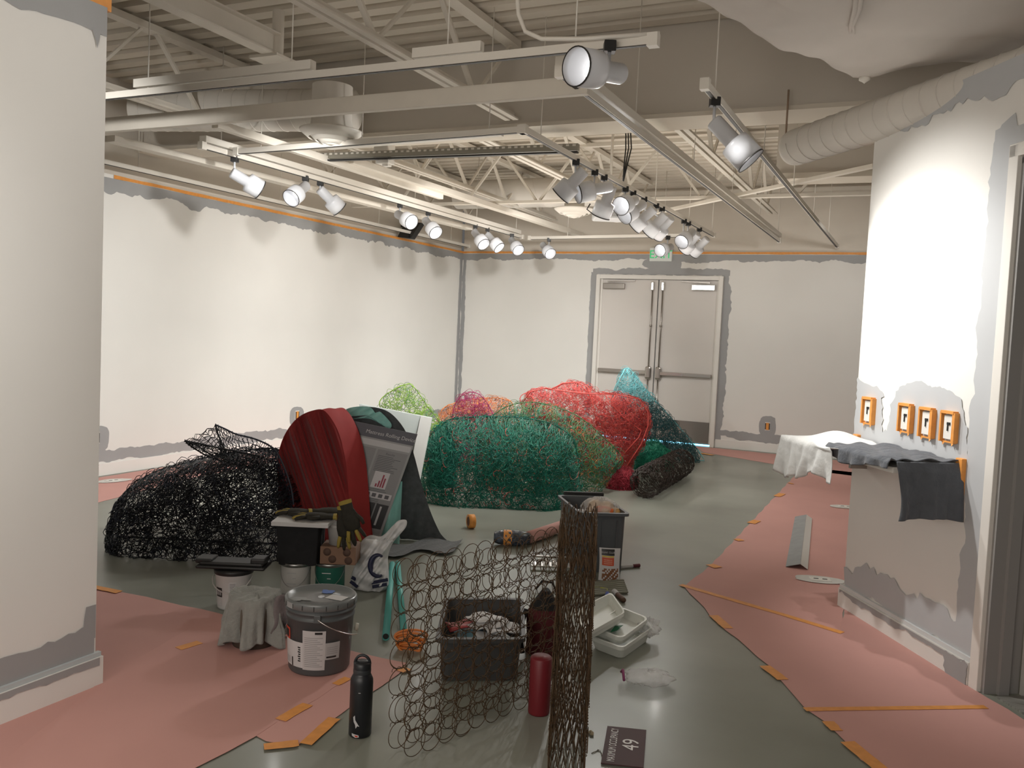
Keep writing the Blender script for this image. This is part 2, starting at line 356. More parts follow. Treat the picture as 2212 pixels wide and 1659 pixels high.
WPb = Plane((PX+.023, 0, 0), (0, 1, 0), (1, 0, 0)); WPb.strip(mb, [(-1.5, .112), (PYE, .112)], .02, .008, .01, .0, 2, .001, seed=46)
tag(mb.build('baseboard_pillar', [M_WALL, mat('baseboard_cap_grey', (.5, .54, .55), .5), M_GREY]), kind='structure')

# angled right-hand partition with switches, and the opening beside it
P0 = V(-.335, 5.492, 0); US = V(.543, -.8397, 0); NS = V(-.8397, -.543, 0); ZR = 2.86
WR = Plane(P0, US, NS)
mb = MB(); mb.box(WR.p(.588, ZR/2, -.07), 1.176, .14, ZR, (US, NS, UP)); mb.box(WR.p(1.176+.72, (ZR+2.46)/2, -.07), 1.44, .14, ZR-2.46, (US, NS, UP))
mb.box(WR.p(3.0, ZR/2, -.07), .78, .14, ZR, (US, NS, UP))
WR.strip(mb, [(0, ZR), (2.6, ZR)], .13, .0, .03, .0, 1, seed=51)
WR.strip(mb, [(1.13, .15), (1.13, 2.50), (1.2, 2.52)], .045, .095, .005, .02, 1, seed=52)
WR.strip(mb, [(1.05, 2.50), (2.6, 2.50)], .04, .06, .01, .02, 1, .002, seed=57)
sw_top = [(0, 1.37), (.05, 1.335), (.12, 1.33), (.2, 1.325), (.27, 1.30), (.285, 1.2), (.3, 1.08), (.34, 1.10), (.37, 1.25), (.43, 1.335), (.5, 1.36), (.62, 1.38), (.72, 1.355), (.86, 1.35), (.95, 1.31), (1.0, 1.2), (1.03, 1.05), (1.04, .9), (0, .9)]
WR.poly(mb, sw_top, 1, .0016, .01, seed=53)
WR.strip(mb, [(0, .20), (.3, .27), (.55, .23), (.7, .20), (.85, .25), (1.0, .22), (1.17, .2)], .11, .05, .015, .03, 1, .0017, seed=54)
o = mb.build('wall_partition', [M_WALL, mat('cut_in_grey_paint_light', (.50, .51, .52), .6, noise=.06, nscale=3)]); tag(o, kind='structure'); wpart = o
mb = MB(); mb.box(WR.p(-.004, 2.62, -.03), .008, .05, .34, (US, NS, UP)); tp = mb.build('tape_strip', M_TAPE, o); tp['label'] = 'orange tape on the wall end'
mb = MB(); mb.box(WR.p(.575, .055, .008), 1.19, .03, .11, (US, NS, UP)); mb.box(WR.p(.575, .122, .005), 1.19, .022, .022, (US, NS, UP), mi=1)
WRb = Plane(WR.p(0, 0, .0235), US, NS); WRb.strip(mb, [(0, .105), (1.0, .105), (1.17, .105)], .02, .0, .015, .0, 2, .001, seed=56)
WRb.poly(mb, [(1.02, .005), (1.168, .005), (1.168, .105), (.98, .105)], 2, .0012, .01, seed=58)
tag(mb.build('baseboard_partition', [M_WALL, mat('baseboard_cap_white', (.66, .68, .68), .5), M_GREY]), kind='structure')
mb = MB(); mb.box(WR.p(1.205, 1.23, .006), .06, .03, 2.46, (US, NS, UP)); mb.box(WR.p(1.176+.74, 2.435, .006), 1.48, .03, .06, (US, NS, UP))
tag(mb.build('trim_3', M_FRAME, bevel=.003), kind='structure')
mb = MB(); mb.box(WR.p(1.246, 1.2, -.085), .022, .17, 2.4, (US, NS, UP)); mb.box(WR.p(1.262, 1.2, -.085), .03, .05, 2.4, (US, NS, UP)); mb.box(WR.p(1.176+.72, 2.39, -.085), 1.4, .17, .03, (US, NS, UP))
tag(mb.build('trim_4', M_JAMB), kind='structure')
lamp('gallery_spot', WR.p(.34, 2.82, 1.45), WR.p(.62, 1.60, 0), 165, .04, 74, 1.0)  # added bare spot, no fixture, making the bright pool on the switch wall
# hallway beyond the opening
HW = V(.4837, 4.637, 0)
mb = MB(); mb.box(WR.p(1.27+.02, 1.35, -.17-1.0), .05, 2.0, 2.7, (US, NS, UP)); mb.box(WR.p(1.32, .08, -.17-1.0), .02, 2.0, .16, (US, NS, UP), mi=1)
mb.box(WR.p(2.0, 1.35, -2.2), 3.2, .08, 2.7, (US, NS, UP))
tag(mb.build('wall_hallway', [mat('hall_wall', (.5, .48, .45), .7), mat('hall_base', (.10, .09, .085), .5)]), kind='structure')
mb = MB(); mb.box(WR.p(2.0, .004, -1.08), 1.4, 2.1, .008, (US, NS, UP))
mwood = mat('grey_wood_plank', (.32, .31, .28), .5, noise=.6, nscale=9, col2=(.13, .125, .11), stretch=(1, 9, 1))
tag(mb.build('floor_hallway', mwood), kind='structure')

# ------------------------------------------------------------------ ceiling
mb = MB(); prof = []; yy = -4.0; pitch = .20; zf = ZD
while yy < YB+.3:
    prof += [(yy, zf), (yy+.11, zf), (yy+.125, zf+.075), (yy+.185, zf+.075)]; yy += pitch
vs = [(x, y, z) for (y, z) in prof for x in (XL-.2, 2.5)]; fs = [(2*i, 2*i+1, 2*i+3, 2*i+2) for i in range(len(prof)-1)]
mb.add(vs, fs); tag(mb.build('ceiling', M_CEIL), kind='structure')
YK = 6.16; ZK = 3.11
mb = MB(); mb.box((-2.3, YK+.17, (ZK+ZD)/2+.03), 9.3, .3, ZD-ZK-.0); mb.box((-2.3, YK+.14, ZK+.0), 9.3, .38, .03, mi=1)
tag(mb.build('beam_bulkhead', [M_BULK, M_CEIL]), kind='structure')
mb = MB(); x0 = -1.35; mb.box(((x0+2.3)/2, 8.6, (3.1+ZD)/2), 2.3-x0, .26, ZD-3.1); mb.box(((x0+2.3)/2, 8.6, 3.09), 2.3-x0, .34, .05, mi=1)
tag(mb.build('beam_soffit', [M_BULK, M_CEIL]), kind='structure')
mb = MB(); mb.box((-2.3, YB-.2, 3.66), 9.3, .1, .05); tag(mb.build('beam_ledge', M_STEEL), kind='structure')
def joist(X, y0, y1, zb, zt, nweb, label, group='steel roof joists', w2=.06):
    t = thing('roof_joist', (X, (y0+y1)/2, zb), label, 'joist', group)
    mb = MB()
    for s_ in (-1, 1):
        mb.box((X+s_*.035, (y0+y1)/2, zb), .045, y1-y0, .012); mb.box((X+s_*.016, (y0+y1)/2, zb+.025), .008, y1-y0, .045)
    mb.build('bottom_chord', M_STEEL, t)
    mb = MB(); mb.box((X, (y0+y1)/2, zt), .10, y1-y0, .05); mb.build('top_chord', M_STEEL, t)
    dy = (y1-y0)/nweb; mb = MB()
    for i in range(nweb):
        a = y0+i*dy
        mb.bar((X, a+.05, zt), (X, a+dy/2-.02, zb+.03), .035, .02); mb.bar((X, a+dy/2+.02, zb+.03), (X, a+dy-.05, zt), .022, .02)
    mb.build('web', M_STEEL, t)
joist(-2.93, 1.2, 6.05, 3.14, 3.69, 4, 'cream steel roof joist with double-angle chord crossing above the near track')
joist(-5.42, 1.5, 6.0, 3.14, 3.69, 4, 'cream steel roof joist nearest the left wall, before the bulkhead')
t = thing('ceiling_beam', (-4.15, 3.0, 3.3), 'solid cream steel beam ending in a bracket, upper left', 'beam')
mb = MB(); mb.box((-4.15, 3.0, 3.35), .10, 3.6, .012); mb.box((-4.15, 3.0, 3.42), .014, 3.6, .14); mb.box((-4.15, 3.0, 3.49), .10, 3.6, .012); mb.build('web', M_STEEL, t)
mb = MB(); mb.lathe((-4.15, 4.83, 3.36), UP, [(.04, 0), (.04, .3)], 16); mb.box((-4.2, 4.86, 3.34), .24, .24, .02); mb.build('end_bracket', M_STEEL, t)
for i, (X, y0, y1, nw, lb) in enumerate([(-1.85, 6.5, 11.6, 5, 'far roof joist over the two right-hand tracks'), (-3.6, 6.5, 11.9, 5, 'far roof joist over the crowded spotlight track'),
                     (-5.0, 6.5, 11.9, 5, 'far roof joist above the left track'), (-6.2, 6.5, 12, 5, 'far roof joist closest to the left wall')]):
    joist(X, y0, y1, 3.2, 3.69, nw, 'cream '+lb)
for (x0, y0, x1, y1, z, lb) in ((-6.9, 9.6, 0.8, 8.9, 3.35, 'slender cream pipe crossing the far bay above the right tracks'),):
    a_ = at(1330, 478, z=3.0); b_ = at(1890, 358, z=3.0)
    mb = MB(); mb.bar(a_, b_, .05, .03); tag(mb.build('strut', M_STEEL), lb.replace('pipe', 'diagonal strut'), 'strut')
# truss diagonals beneath the bulkhead line (B direction truss)
t = thing('roof_truss', (-3, 9.3, 3.2), 'cream cross truss with crossing diagonals behind the crowded track', 'truss')
mb = MB(); mb.box((-2.6, 9.3, 3.05), 8.2, .07, .03); mb.build('bottom_chord', M_STEEL, t); mb = MB(); mb.box((-2.6, 9.3, 3.66), 8.2, .07, .04); mb.build('top_chord', M_STEEL, t)
mb = MB()
for i in range(9): x = -6.5+i*.95; mb.bar((x, 9.3, 3.64), (x+.45, 9.3, 3.07), .03, .025); mb.bar((x+.5, 9.3, 3.07), (x+.95, 9.3, 3.64), .03, .025)
mb.build('web', M_STEEL, t)
# track rails ----------------------------------------------------
def rail(x0, y0, x1, y1, z, label, w_=.035, h_=.04, slot=True, cap=None, group='white lighting track rails'):
    t = thing('lighting_track', ((x0+x1)/2, (y0+y1)/2, z), label, 'track rail', group); p, q = V(x0, y0, z), V(x1, y1, z)
    mb = MB(); mb.bar(p, q, w_, h_); mb.build('rail', M_TRACK, t)
    if slot:
        mb = MB(); mb.bar(p-UP*(h_/2), q-UP*(h_/2), w_*.6, .006); mb.build('slot', M_TRACKD, t)
    tt = (q-p)/np.linalg.norm(q-p)
    for a_e, b_e in ((p-tt*.03, p+tt*.02), (q-tt*.02, q+tt*.03)): mb = MB(); mb.bar(a_e, b_e, w_*1.4, h_*1.5); mb.build('end_cap', M_TRACK, t)
    return t
TR = -2.50; TL = -5.28; ZK2 = 2.9
def rail_rods(t, pts, z0, ztop=ZD, r=.004):
    for p in pts:
        mb = MB(); mb.tube([(p[0], p[1], z0), (p[0], p[1], ztop)], r, 5); mb.build('hanger_rod', M_TRACK, t)
tr = rail(-5.2, 3.96, -1.22, 3.96, 2.9, 'near cross track carrying the big spotlight, top centre'); rail_rods(tr, [(-4.4, 3.96), (-3.3, 3.96), (-2.3, 3.96), (-1.6, 3.96)], 2.9)
mb = MB(); mb.bar((-4.5, 3.96, 2.955), (-3.15, 3.96, 2.955), .05, .05); mb.build('splice_channel', M_TRACK, tr); mb = MB(); mb.bar((-2.5, 3.96, 2.955), (-2.1, 3.96, 2.955), .04, .05); mb.build('splice_channel', M_TRACK, tr)
mb = MB(); c0 = at(1118, 0, d=4.2); mb.tube([c0+UP*.2, c0, at(1120, 30, d=4.2), at(1135, 68, d=4.2), at(1170, 84, d=4.15), at(1260, 84, d=4.1), at(1425, 72, d=4.0)], .011, 8)
mb.build('conduit', M_TRACK, tr)
tr = rail(TR-.03, 5.42, TR-.03, 11.3, 2.9, 'long track crowded with spotlights running to the back'); rail_rods(tr, [(TR-.03, y) for y in (5.7, 7.2, 8.6, 10, 11.2)], 2.9)
tr = rail(-1.81, 4.3, -1.81, 11.95, 2.9, 'empty long track between the two right tracks'); rail_rods(tr, [(-1.81, y) for y in (5.6, 7.2, 8.8, 10.4, 11.8)], 2.9)
mb = MB(); mb.bar((-1.81, 4.3, 2.96), (-1.81, 11.9, 2.96), .07, .05); mb.build('support_channel', M_TRACK, tr)
tr = rail(-1.147, 4.72, -1.147, 12.6, 2.9, 'rightmost long track with one spotlight near its end'); rail_rods(tr, [(-1.147, y) for y in (4.95, 6.6, 8.2, 9.8, 11.4)], 2.9)
tr = rail(TL, 5.3, TL, 11.4, 2.9, 'long left track with white spotlights above the black wire bundle'); rail_rods(tr, [(TL, y) for y in (5.5, 7, 8.5, 10, 11.2)], 2.9)
mb = MB(); mb.bar((TL, 5.3, 2.955), (TL, 11.3, 2.955), .07, .05); mb.build('support_channel', M_TRACK, tr)
tr = rail(-6.77, 4.8, -6.77, 12.6, 2.9, 'track closest to the left wall, without lamps'); rail_rods(tr, [(-6.77, y) for y in (6, 8, 10, 12)], 2.9)
tr = rail(-5.15, 5.55, -2.55, 5.42, 2.9, 'cross track joining the left and crowded tracks, near side'); rail_rods(tr, [(-4.9, 5.54), (-3.9, 5.5), (-2.8, 5.43)], 2.9)
mb = MB(); mb.bar((-4.3, 5.60, 2.90), (-2.75, 5.50, 2.90), .10, .012); mb.build('support_channel', M_TRACK, tr)
tr = rail(-5.2, 11.52, -2.75, 11.3, 2.9, 'cross track in front of the back wall'); rail_rods(tr, [(-4.6, 11.45), (-3.2, 11.35)], 2.9)
def strip_beam(p, q, w_, h_, label, nm='unistrut_beam'):
    mb = MB(); mb.bar(p, q, w_, h_); return tag(mb.build(nm, M_STEEL, bevel=.004), label, 'beam', 'cream ceiling beams')
strip_beam((-6.2, 4.56, 2.9), (-1.75, 4.56, 2.9), .05, .10, 'cream rectangular cross beam ending behind the big spotlight')
strip_beam((-5.85, 4.9, 2.9), (-5.6, 10.4, 2.9), .12, .05, 'flat cream beam left of the left track')
strip_beam((-4.77, 4.9, 2.95), (-4.77, 8.2, 2.95), .06, .06, 'cream beam right of the left track, near part')
strip_beam((-4.74, 6.5, 3.0), (-4.62, 12.0, 3.0), .10, .06, 'cream beam running right of the left track to the back')
# perforated unistrut rail with relay box
a_, b_ = at(690, 338, z=2.98), at(1250, 318, z=2.98)
t = thing('perforated_channel', (a_+b_)/2, 'grey perforated metal channel carrying the small white relay box', 'channel')
mb = MB(); mb.bar(a_, b_, .05, .05)
for i in range(44):
    p = a_+(b_-a_)*(i+.5)/44; mb.box(p+V(0, -.027, .012), .026, .004, .014, mi=1)
mb.build('channel', [mat('galvanised', (.33, .31, .26), .45, metal=.5), M_TRACK], t); mb = MB(); mb.bar(a_+V(0, -.01, -.04), b_+V(0, -.01, -.04), .04, .012); mb.build('lower_lip', M_BLK, t)
p = at(830, 336, z=2.98)
t = thing('relay_box', p, 'small white electrical box clamped on the perforated channel', 'box')
mb = MB(); mb.box(p+UP*.03, .14, .12, .12); mb.build('upper_case', M_TRACK, t, bevel=.006)
mb = MB(); mb.box(p-UP*.055+V(.01, 0, 0), .13, .10, .04); mb.box(p-UP*.08+V(.03, 0, 0), .06, .06, .03); mb.build('lower_case', M_TRACK, t, bevel=.006)
# hanging wires
t = thing('cable_bundle', at(1353, 330, d=8.3), 'black cables dropping from the deck behind the crowded track', 'cables')
mb = MB()
for k in range(3): mb.tube([at(1352+k*5, 280, d=8.3), at(1352+k*6, 320, d=8.3), at(1348+k*3, 360, d=8.3), at(1346, 395, d=8.3)], .007, 5)
mb.build('cable', M_BLK, t)

# ducts -----------------------------------------------------------
def spiral_duct(name, p, q, r, label, cap0=True, cat='duct', pitch=.12):
    p, q = np.asarray(p, float), np.asarray(q, float); L = np.linalg.norm(q-p); tdir = (q-p)/L
    t = thing(name, p, label, cat); mb = MB(); n = 40
    prof = [(r*.0, 0.0), (r*.35, .0), (r*.6, .01), (r*.85, .02), (r*.95, .03), (r, .06)] if cap0 else [(r, 0)]
    k = int(L/.1)
    for i in range(1, k): prof.append((r*(1.0+.004*math.sin(i*1.7)), L*i/k))
    prof.append((r, L)); mb.lathe(p, tdir, prof, n); mb.build('shell', M_DUCT, t)
    _, a, b = frame(tdir); hp = [p+tdir*(.12+pitch*j/24)+(r+.001)*(math.cos(j*math.pi/12)*a+math.sin(j*math.pi/12)*b) for j in range(int((L-.2)/pitch*24))]
    mb = MB(); mb.tube(hp, .0035, 4); mb.build('spiral_seam', M_DUCT, t)
    return t
dA = at(1708, 322, z=2.84); dq = at(2212, 158, z=2.84)
dd = (dq-dA)/np.linalg.norm(dq-dA)
t = spiral_duct('round_duct', dA, dA+dd*3.6, .118, 'large round cream duct running over the angled switch wall, upper right')
mb = MB(); hp = at(1697, 300, d=depth(dA)-.05); mb.tube([hp+V(0, 0, .02), hp+V(0, 0, .32)], .007, 6); mb.build('hanger_strap', mat('rusty_strap', (.35, .25, .18), .7), t)
d1, d2 = at(250, 232, z=3.22), at(735, 238, z=3.22); d2 = V(d2[0], d1[1]+.05, 3.22)
t = spiral_duct('branch_duct', at(775, 238, z=3.25), at(300, 240, z=3.25), .165, 'round cream spiral duct feeding the near ceiling diffuser', True)
dfp = at(715, 300, d=6.6)
t = thing('ceiling_diffuser', dfp, 'round white ceiling diffuser under the branch duct, upper left', 'diffuser', 'round ceiling diffusers')
def diffuser(t, p, r):
    mb = MB()
    for k, (ra, rb, z0, z1) in enumerate(((1.0, .72, .06, .0), (.66, .48, .03, -.02), (.42, .26, .0, -.04), (.22, .02, -.02, -.05))):
        mb.lathe(p, UP, [(r*ra, z0), (r*(ra*.98), z0-.012), (r*rb, z1)], 40)
    mb.build('cone_ring', M_TRACK, t, solid=.004)
diffuser(t, dfp, .235)
mb = MB(); mb.lathe(dfp+UP*.05, UP, [(.16, 0), (.15, .1), (.15, .34)], 32); mb.build('neck', M_DUCT, t)
p = at(1240, 462, d=10.4)
t = thing('ceiling_diffuser', p, 'round white ceiling diffuser hanging behind the crowded spotlight track', 'diffuser', 'round ceiling diffusers')
diffuser(t, p, .24)
mb = MB(); mb.lathe(p+UP*.05, UP, [(.12, 0), (.12, .25)], 24); mb.build('neck', M_DUCT, t)
a_ = at(860, 432, d=10.6); b_ = at(1290, 432, d=10.9)
t = spiral_duct('cross_duct', V(b_[0], 10.6, 3.38), V(-5.9, 10.6, 3.38), .19, 'long round cream duct crossing near the back of the room', True, pitch=.5)
# big wrapped duct
pts = [(1478, -6), (1560, 36), (1640, 84), (1720, 118), (1790, 148), (1840, 164), (1900, 161), (2000, 149), (2212, 130), (2900, 80), (2900, -500), (1250, -160)]
poly = [at(x, y, z=3.04) for x, y in pts]; cen = sum(poly)/len(poly); sub = []
for i in range(len(poly)):
    for j in range(8): sub.append(poly[i]+(poly[(i+1) % len(poly)]-poly[i])*j/8)
K = len(sub); levels = [(1.0, .70), (1.0, .12), (.995, .06), (.98, .02)]+[(1-.06*k, -.035*(1-(1-.06*k)**4)) for k in range(1, 16)]+[(.04, -.035)]
def wn(p): return .010*math.sin(p[0]*9+p[1]*4)+.008*math.sin(p[0]*5-p[1]*13)+.005*math.sin(p[0]*23+p[1]*17)
vs = [(lambda q: q+UP*wn(q))(cen+(p-cen)*s_+UP*dz) for s_, dz in levels for p in sub]
fs = [(l*K+i, l*K+(i+1) % K, (l+1)*K+(i+1) % K, (l+1)*K+i) for l in range(len(levels)-1) for i in range(K)]; fs.append(tuple((len(levels)-1)*K+i for i in range(K)))
mb = MB(); mb.add(vs, fs, 0, True)
wd = thing('wrapped_duct', cen, 'big insulated duct with bulging wrinkled cream wrap at top right', 'duct')
mb.build('insulation_wrap', mat('insulation_wrap', (.62, .57, .52), .75, noise=.08, nscale=3, bump=.15, bscale=3.5), wd)
mb = MB()
for dx in (0, 12): mb.tube([at(1850+dx, -20, z=3.005), at(1848+dx*.7, 20, z=3.0), at(1838+dx*.3, 55, z=3.0), at(1836+dx*.8, 72, z=3.012)], [.010, .012, .010, .004], 8)
mb.build('wrap_fold', MATS['insulation_wrap'], wd)
mb = MB(); c_ = at(1868, 165, z=3.02); mb.lathe(c_, -UP, [(.02, -.05), (.02, 0), (.03, .005), (.03, .02), (.012, .03), (0, .04)], 16); mb.build('sprinkler_head', M_TRACK, wd)
p = at(1882, 375, d=8.2)
t = thing('emergency_light', p, 'small cream pipe fitting at the top left of the angled wall', 'fixture')
mb = MB(); mb.tube([V(p[0], p[1], ZD), p+UP*.14, p, p-UP*.02+V(.05, 0, -.03), p+V(.1, 0, -.06)], .032, 10); mb.lathe(p, -VF, [(.03, 0), (.03, .06), (.018, .07), (0, .07)], 16); mb.build('body', M_TRACK, t)
# speaker on the wall
p = at(883, 495, x=XL+.16)
t = thing('wall_speaker', p, 'black box speaker mounted near the top of the left wall', 'speaker')
mb = MB(); mb.prism([p+V(-.13, -.1, -.12), p+V(.10, -.12, -.15), p+V(.16, .05, .10), p+V(-.13, .1, .12)], V(0, .14, 0)); mb.build('cabinet', M_BLK, t, bevel=.01)
mb = MB(); mb.bar(p+V(-.1, .05, .05), (XL, p[1]+.05, p[2]+.05), .03, .03); mb.build('bracket', M_BLK, t)

# ------------------------------------------------------------------ track spotlights
def spotlight(ad, rear, mouth, away, label, z=2.9, L=.27, rf=.083, lit=True, power=None, aim=None, light=True, track=None, tracky=None):
    """adapter pixel on the rail, rear and mouth pixels for the tilt of the head."""
    A = at(*ad, z=z-.035)
    if track is not None: A[0] = track
    if tracky is not None: A[1] = tracky
    D = depth(A); hp = at(*rear, d=D); mp_ = at(*mouth, d=D)
    lat = mp_-hp; ll = np.linalg.norm(lat)
    if ll > L*.97: L = ll/.97
    dv = lat+FW*(1 if away else -1)*math.sqrt(max(L*L-ll*ll, 0)); dv /= np.linalg.norm(dv)
    if aim is not None: dv = V(*aim); dv /= np.linalg.norm(dv)
    t = thing('track_spotlight', A, label, 'spotlight', 'white track spotlights')
    mb = MB(); mb.box(A+UP*.005, .055, .06, .05, (VR, VF, UP)); o = mb.build('track_adapter', M_BLK, t, bevel=.004); o['label'] = 'black track adapter'
    rc = hp+dv*.06
    mb = MB(); mb.tube([A-UP*.01, V(A[0], A[1], max(rc[2]+.03, rc[2])), rc], .009, 8); mb.build('stem', M_LAMP, t)
    rb = rf*.56; zs = L*.52
    mb = MB(); mb.lathe(hp, dv, [(0, 0), (rb*.9, 0), (rb, .008), (rb, zs), (rf*.97, zs+.01), (rf, zs+.03), (rf, L), (rf*.97, L), (rf*.93, L-.03), (rf*.82, L-.07), (rf*.62, L-.105), (rf*.58, L-.11)], 28); mb.build('housing', [M_LAMP], t)
    mb = MB(); mb.lathe(hp, dv, [(rf*1.005, L-.006), (rf*1.03, L-.002), (rf*1.03, L+.002), (rf*.96, L+.002)], 28); mb.build('rim', M_TRACKD, t)
    mb = MB(); mb.lathe(hp, dv, [(rf*.56, L-.107), (rf*.4, L-.098), (0, L-.093)], 24); mb.build('bulb', M_BULB if lit else M_BULBOFF, t)
    _, a, b = frame(dv); mb = MB(); mb.box(hp+dv*.004+a*0, .006, rb*.5, rb*1.1, (dv, a, b)); mb.build('rear_vent', M_BLK, t)
    if lit and light:
        lp = hp+dv*(L+.004); l = lamp('bulb_light', lp, lp+dv, power or SPOT, .02, 88, 1.0)
        l.parent = t; l.location = Vector(lp)-t.location
    return t
LT = [((1317, 104), (1342, 160), (1238, 177), False, 'biggest white spotlight, lit, hanging from the near cross track', dict(z=2.9, L=.30, rf=.085, power=60)),
 ((507, 345), (500, 372), (552, 402), True, 'first spotlight on the left track, turned away, nearest the pillar', dict(lit=True, power=60)),
 ((660, 387), (662, 400), (640, 438), False, 'glaring spotlight pointed at the entrance, second on the left track', dict(power=45)),
 ((692, 397), (690, 408), (728, 446), True, 'spotlight third on the left track, beside the glaring one, turned away', dict(power=50)),
 ((864, 445), (858, 462), (893, 486), False, 'spotlight in front of the black wall speaker', dict(power=30)),
 ((925, 462), (918, 475), (944, 508), False, 'spotlight right of the black wall speaker', dict(power=30)),
 ((1027, 490), (1024, 500), (1046, 532), False, 'left one of two close spotlights at the far end of the left track', dict(power=30)),
 ((1053, 497), (1052, 506), (1079, 538), False, 'right one of two close spotlights at the far end of the left track', dict(power=30)),
 ((1106, 510), (1104, 517), (1120, 545), False, 'glaring far spotlight, last on the left track', dict(power=40)),
 ((1176, 516), (1172, 528), (1188, 553), False, 'lone spotlight on the cross track before the back wall', dict(power=30, tracky=11.5)),
 ((1250, 352), (1263, 368), (1212, 418), True, 'first spotlight at the near end of the crowded track', dict(power=110, track=-2.53)),
 ((1297, 374), (1320, 402), (1246, 422), False, 'lit spotlight second on the crowded track, mouth to the left', dict(power=60, track=-2.53)),
 ((1317, 385), (1322, 402), (1300, 462), True, 'spotlight third on the crowded track, tipped steeply down', dict(power=110, track=-2.53)),
 ((1362, 410), (1372, 432), (1335, 455), False, 'spotlight fourth on the crowded track, open mouth shining left', dict(power=90, track=-2.53)),
 ((1382, 419), (1390, 440), (1345, 472), False, 'spotlight fifth on the crowded track', dict(power=60, track=-2.53)),
 ((1406, 432), (1414, 450), (1372, 485), True, 'spotlight sixth on the crowded track', dict(power=100, track=-2.53)),
 ((1431, 446), (1438, 462), (1402, 500), True, 'spotlight seventh on the crowded track', dict(power=100, track=-2.53)),
 ((1443, 453), (1450, 470), (1422, 503), True, 'spotlight eighth on the crowded track', dict(power=80, track=-2.53)),
 ((1489, 479), (1497, 500), (1466, 528), False, 'ninth spotlight on the crowded track, above the exit sign', dict(power=40, track=-2.53)),
 ((1498, 484), (1508, 505), (1484, 535), True, 'tenth spotlight on the crowded track', dict(power=60, track=-2.53)),
 ((1520, 497), (1528, 515), (1502, 542), True, 'last spotlight on the crowded track, at its far end', dict(power=60, track=-2.53)),
 ((1446, 516), (1450, 533), (1420, 546), False, 'white spotlight hanging in front of the exit sign', dict(power=30, tracky=11.32)),
 ((1552, 222), (1542, 262), (1597, 327), True, 'grey-white spotlight on the rightmost track aimed at the switch wall', dict(power=60, L=.31, rf=.085, track=-1.147, aim=(1.0, .10, -1.05)))]
for ad, rr, mm, aw, lb, kw in LT: spotlight(ad, rr, mm, aw, lb, **kw)
p = at(1315, 465, d=8.9)
t = thing('projector', p, 'grey projector with cable behind the steep third spotlight', 'projector')
mb = MB(); mb.box(p, .32, .3, .10, (VR, VF, UP)); mb.build('case', mat('projector_grey', (.5, .5, .5), .4), t, bevel=.02)
mb = MB(); mb.lathe(p+VR*.1-VF*.15, -VF, [(.04, 0), (.04, .02), (.0, .02)], 20); mb.build('lens', M_BLK, t)
mb = MB(); mb.tube([p+UP*.05, V(p[0], p[1], ZD+.02)], .015, 8); mb.build('mount_pole', M_TRACK, t)
mb = MB(); q = at(1275, 440, d=8.0); mb.tube([q, q+V(-.03, 0, -.05), at(1280, 462, d=8.0), p-VR*.1], .006, 6); mb.build('cable', M_BLK, t)
#@@PART2
# ------------------------------------------------------------------ paper on the floor
def sheet(label, pts, z=.003, name='paper_sheet', m_=None, lift=None):
    P = [at(x, y, z=z) for x, y in pts]; out = []
    for i in range(len(P)):
        a, b = P[i], P[(i+1) % len(P)]; k = max(1, int(np.linalg.norm(b-a)/.12)); n_ = V(-(b-a)[1], (b-a)[0], 0); n_ /= np.linalg.norm(n_)+1e-9
        for j in range(k): out.append(a+(b-a)*j/k+n_*(.006*math.sin(j*1.9+i) if j else 0))
    c = sum(out)/len(out); t = thing(name, (c[0], c[1], 0), label, 'paper', 'pink paper sheets protecting the floor')
    mb = MB(); mb.prism([V(p[0], p[1], z-.002) for p in out], (0, 0, .0015)); mb.build('sheet', M_PINK, t); return t
def ftape(t, p, q, w_=.05, z=.0065):
    a, b = at(*p, z=z), at(*q, z=z); mb = MB(); n_ = V(-(b-a)[1], (b-a)[0], 0); n_ = n_/np.linalg.norm(n_)*w_/2; k = 6; r = np.random.default_rng(int(p[0]))
    L = [a+(b-a)*i/k+n_*(1+r.normal()*.04) for i in range(k+1)]; Q = [a+(b-a)*i/k-n_*(1+r.normal()*.04) for i in range(k+1)][::-1]
    mb.prism([V(v[0], v[1], z) for v in L+Q], (0, 0, .0006)); o = mb.build('tape_strip', M_TAPE, t); o['label'] = 'orange tape strip'
s1 = sheet('pink paper sheet along the foot of the left wall', [(150, 1040), (203, 1033), (386, 1004), (700, 953), (700, 975), (400, 1035), (205, 1087), (100, 1110)])
s1b = sheet('pink paper sheet along the foot of the back wall', [(1500, 963), (1548, 968), (1756, 989), (1900, 1003), (1900, 1035), (1757, 1017), (1640, 997), (1520, 977)])
s2 = sheet('pink paper sheet under the rag-covered bucket, edge near the white wall', [(-150, 1230), (60, 1225), (205, 1265), (475, 1325), (620, 1375), (880, 1432), (862, 1452), (600, 1500), (195, 1480), (-150, 1620)], z=.003)
s3 = sheet('largest pink paper sheet, from the lower left corner to under the grey bucket', [(230, 1458), (410, 1358), (560, 1345), (780, 1425), (758, 1462), (552, 1590), (420, 1659), (300, 1760), (-200, 1900), (-60, 1700), (195, 1490)], z=.0055)
s7 = sheet('pink paper sheet at the foot of the near white wall, lower left corner', [(-300, 1560), (-20, 1562), (211, 1475), (300, 1440), (330, 1480), (100, 1640), (-100, 1800), (-500, 1900)], z=.0035)
s4 = sheet('narrow pink paper strip with taped edge beside the black bottle', [(880, 1436), (862, 1455), (735, 1543), (640, 1612), (575, 1600), (552, 1588), (758, 1460), (800, 1430)], z=.0045)
s5 = sheet('pink paper sheet along the angled wall and under the corner bead', [(1735, 1008), (1860, 1022), (1880, 1300), (1824, 1312), (1815, 1366), (1480, 1265), (1538, 1218), (1620, 1130)])
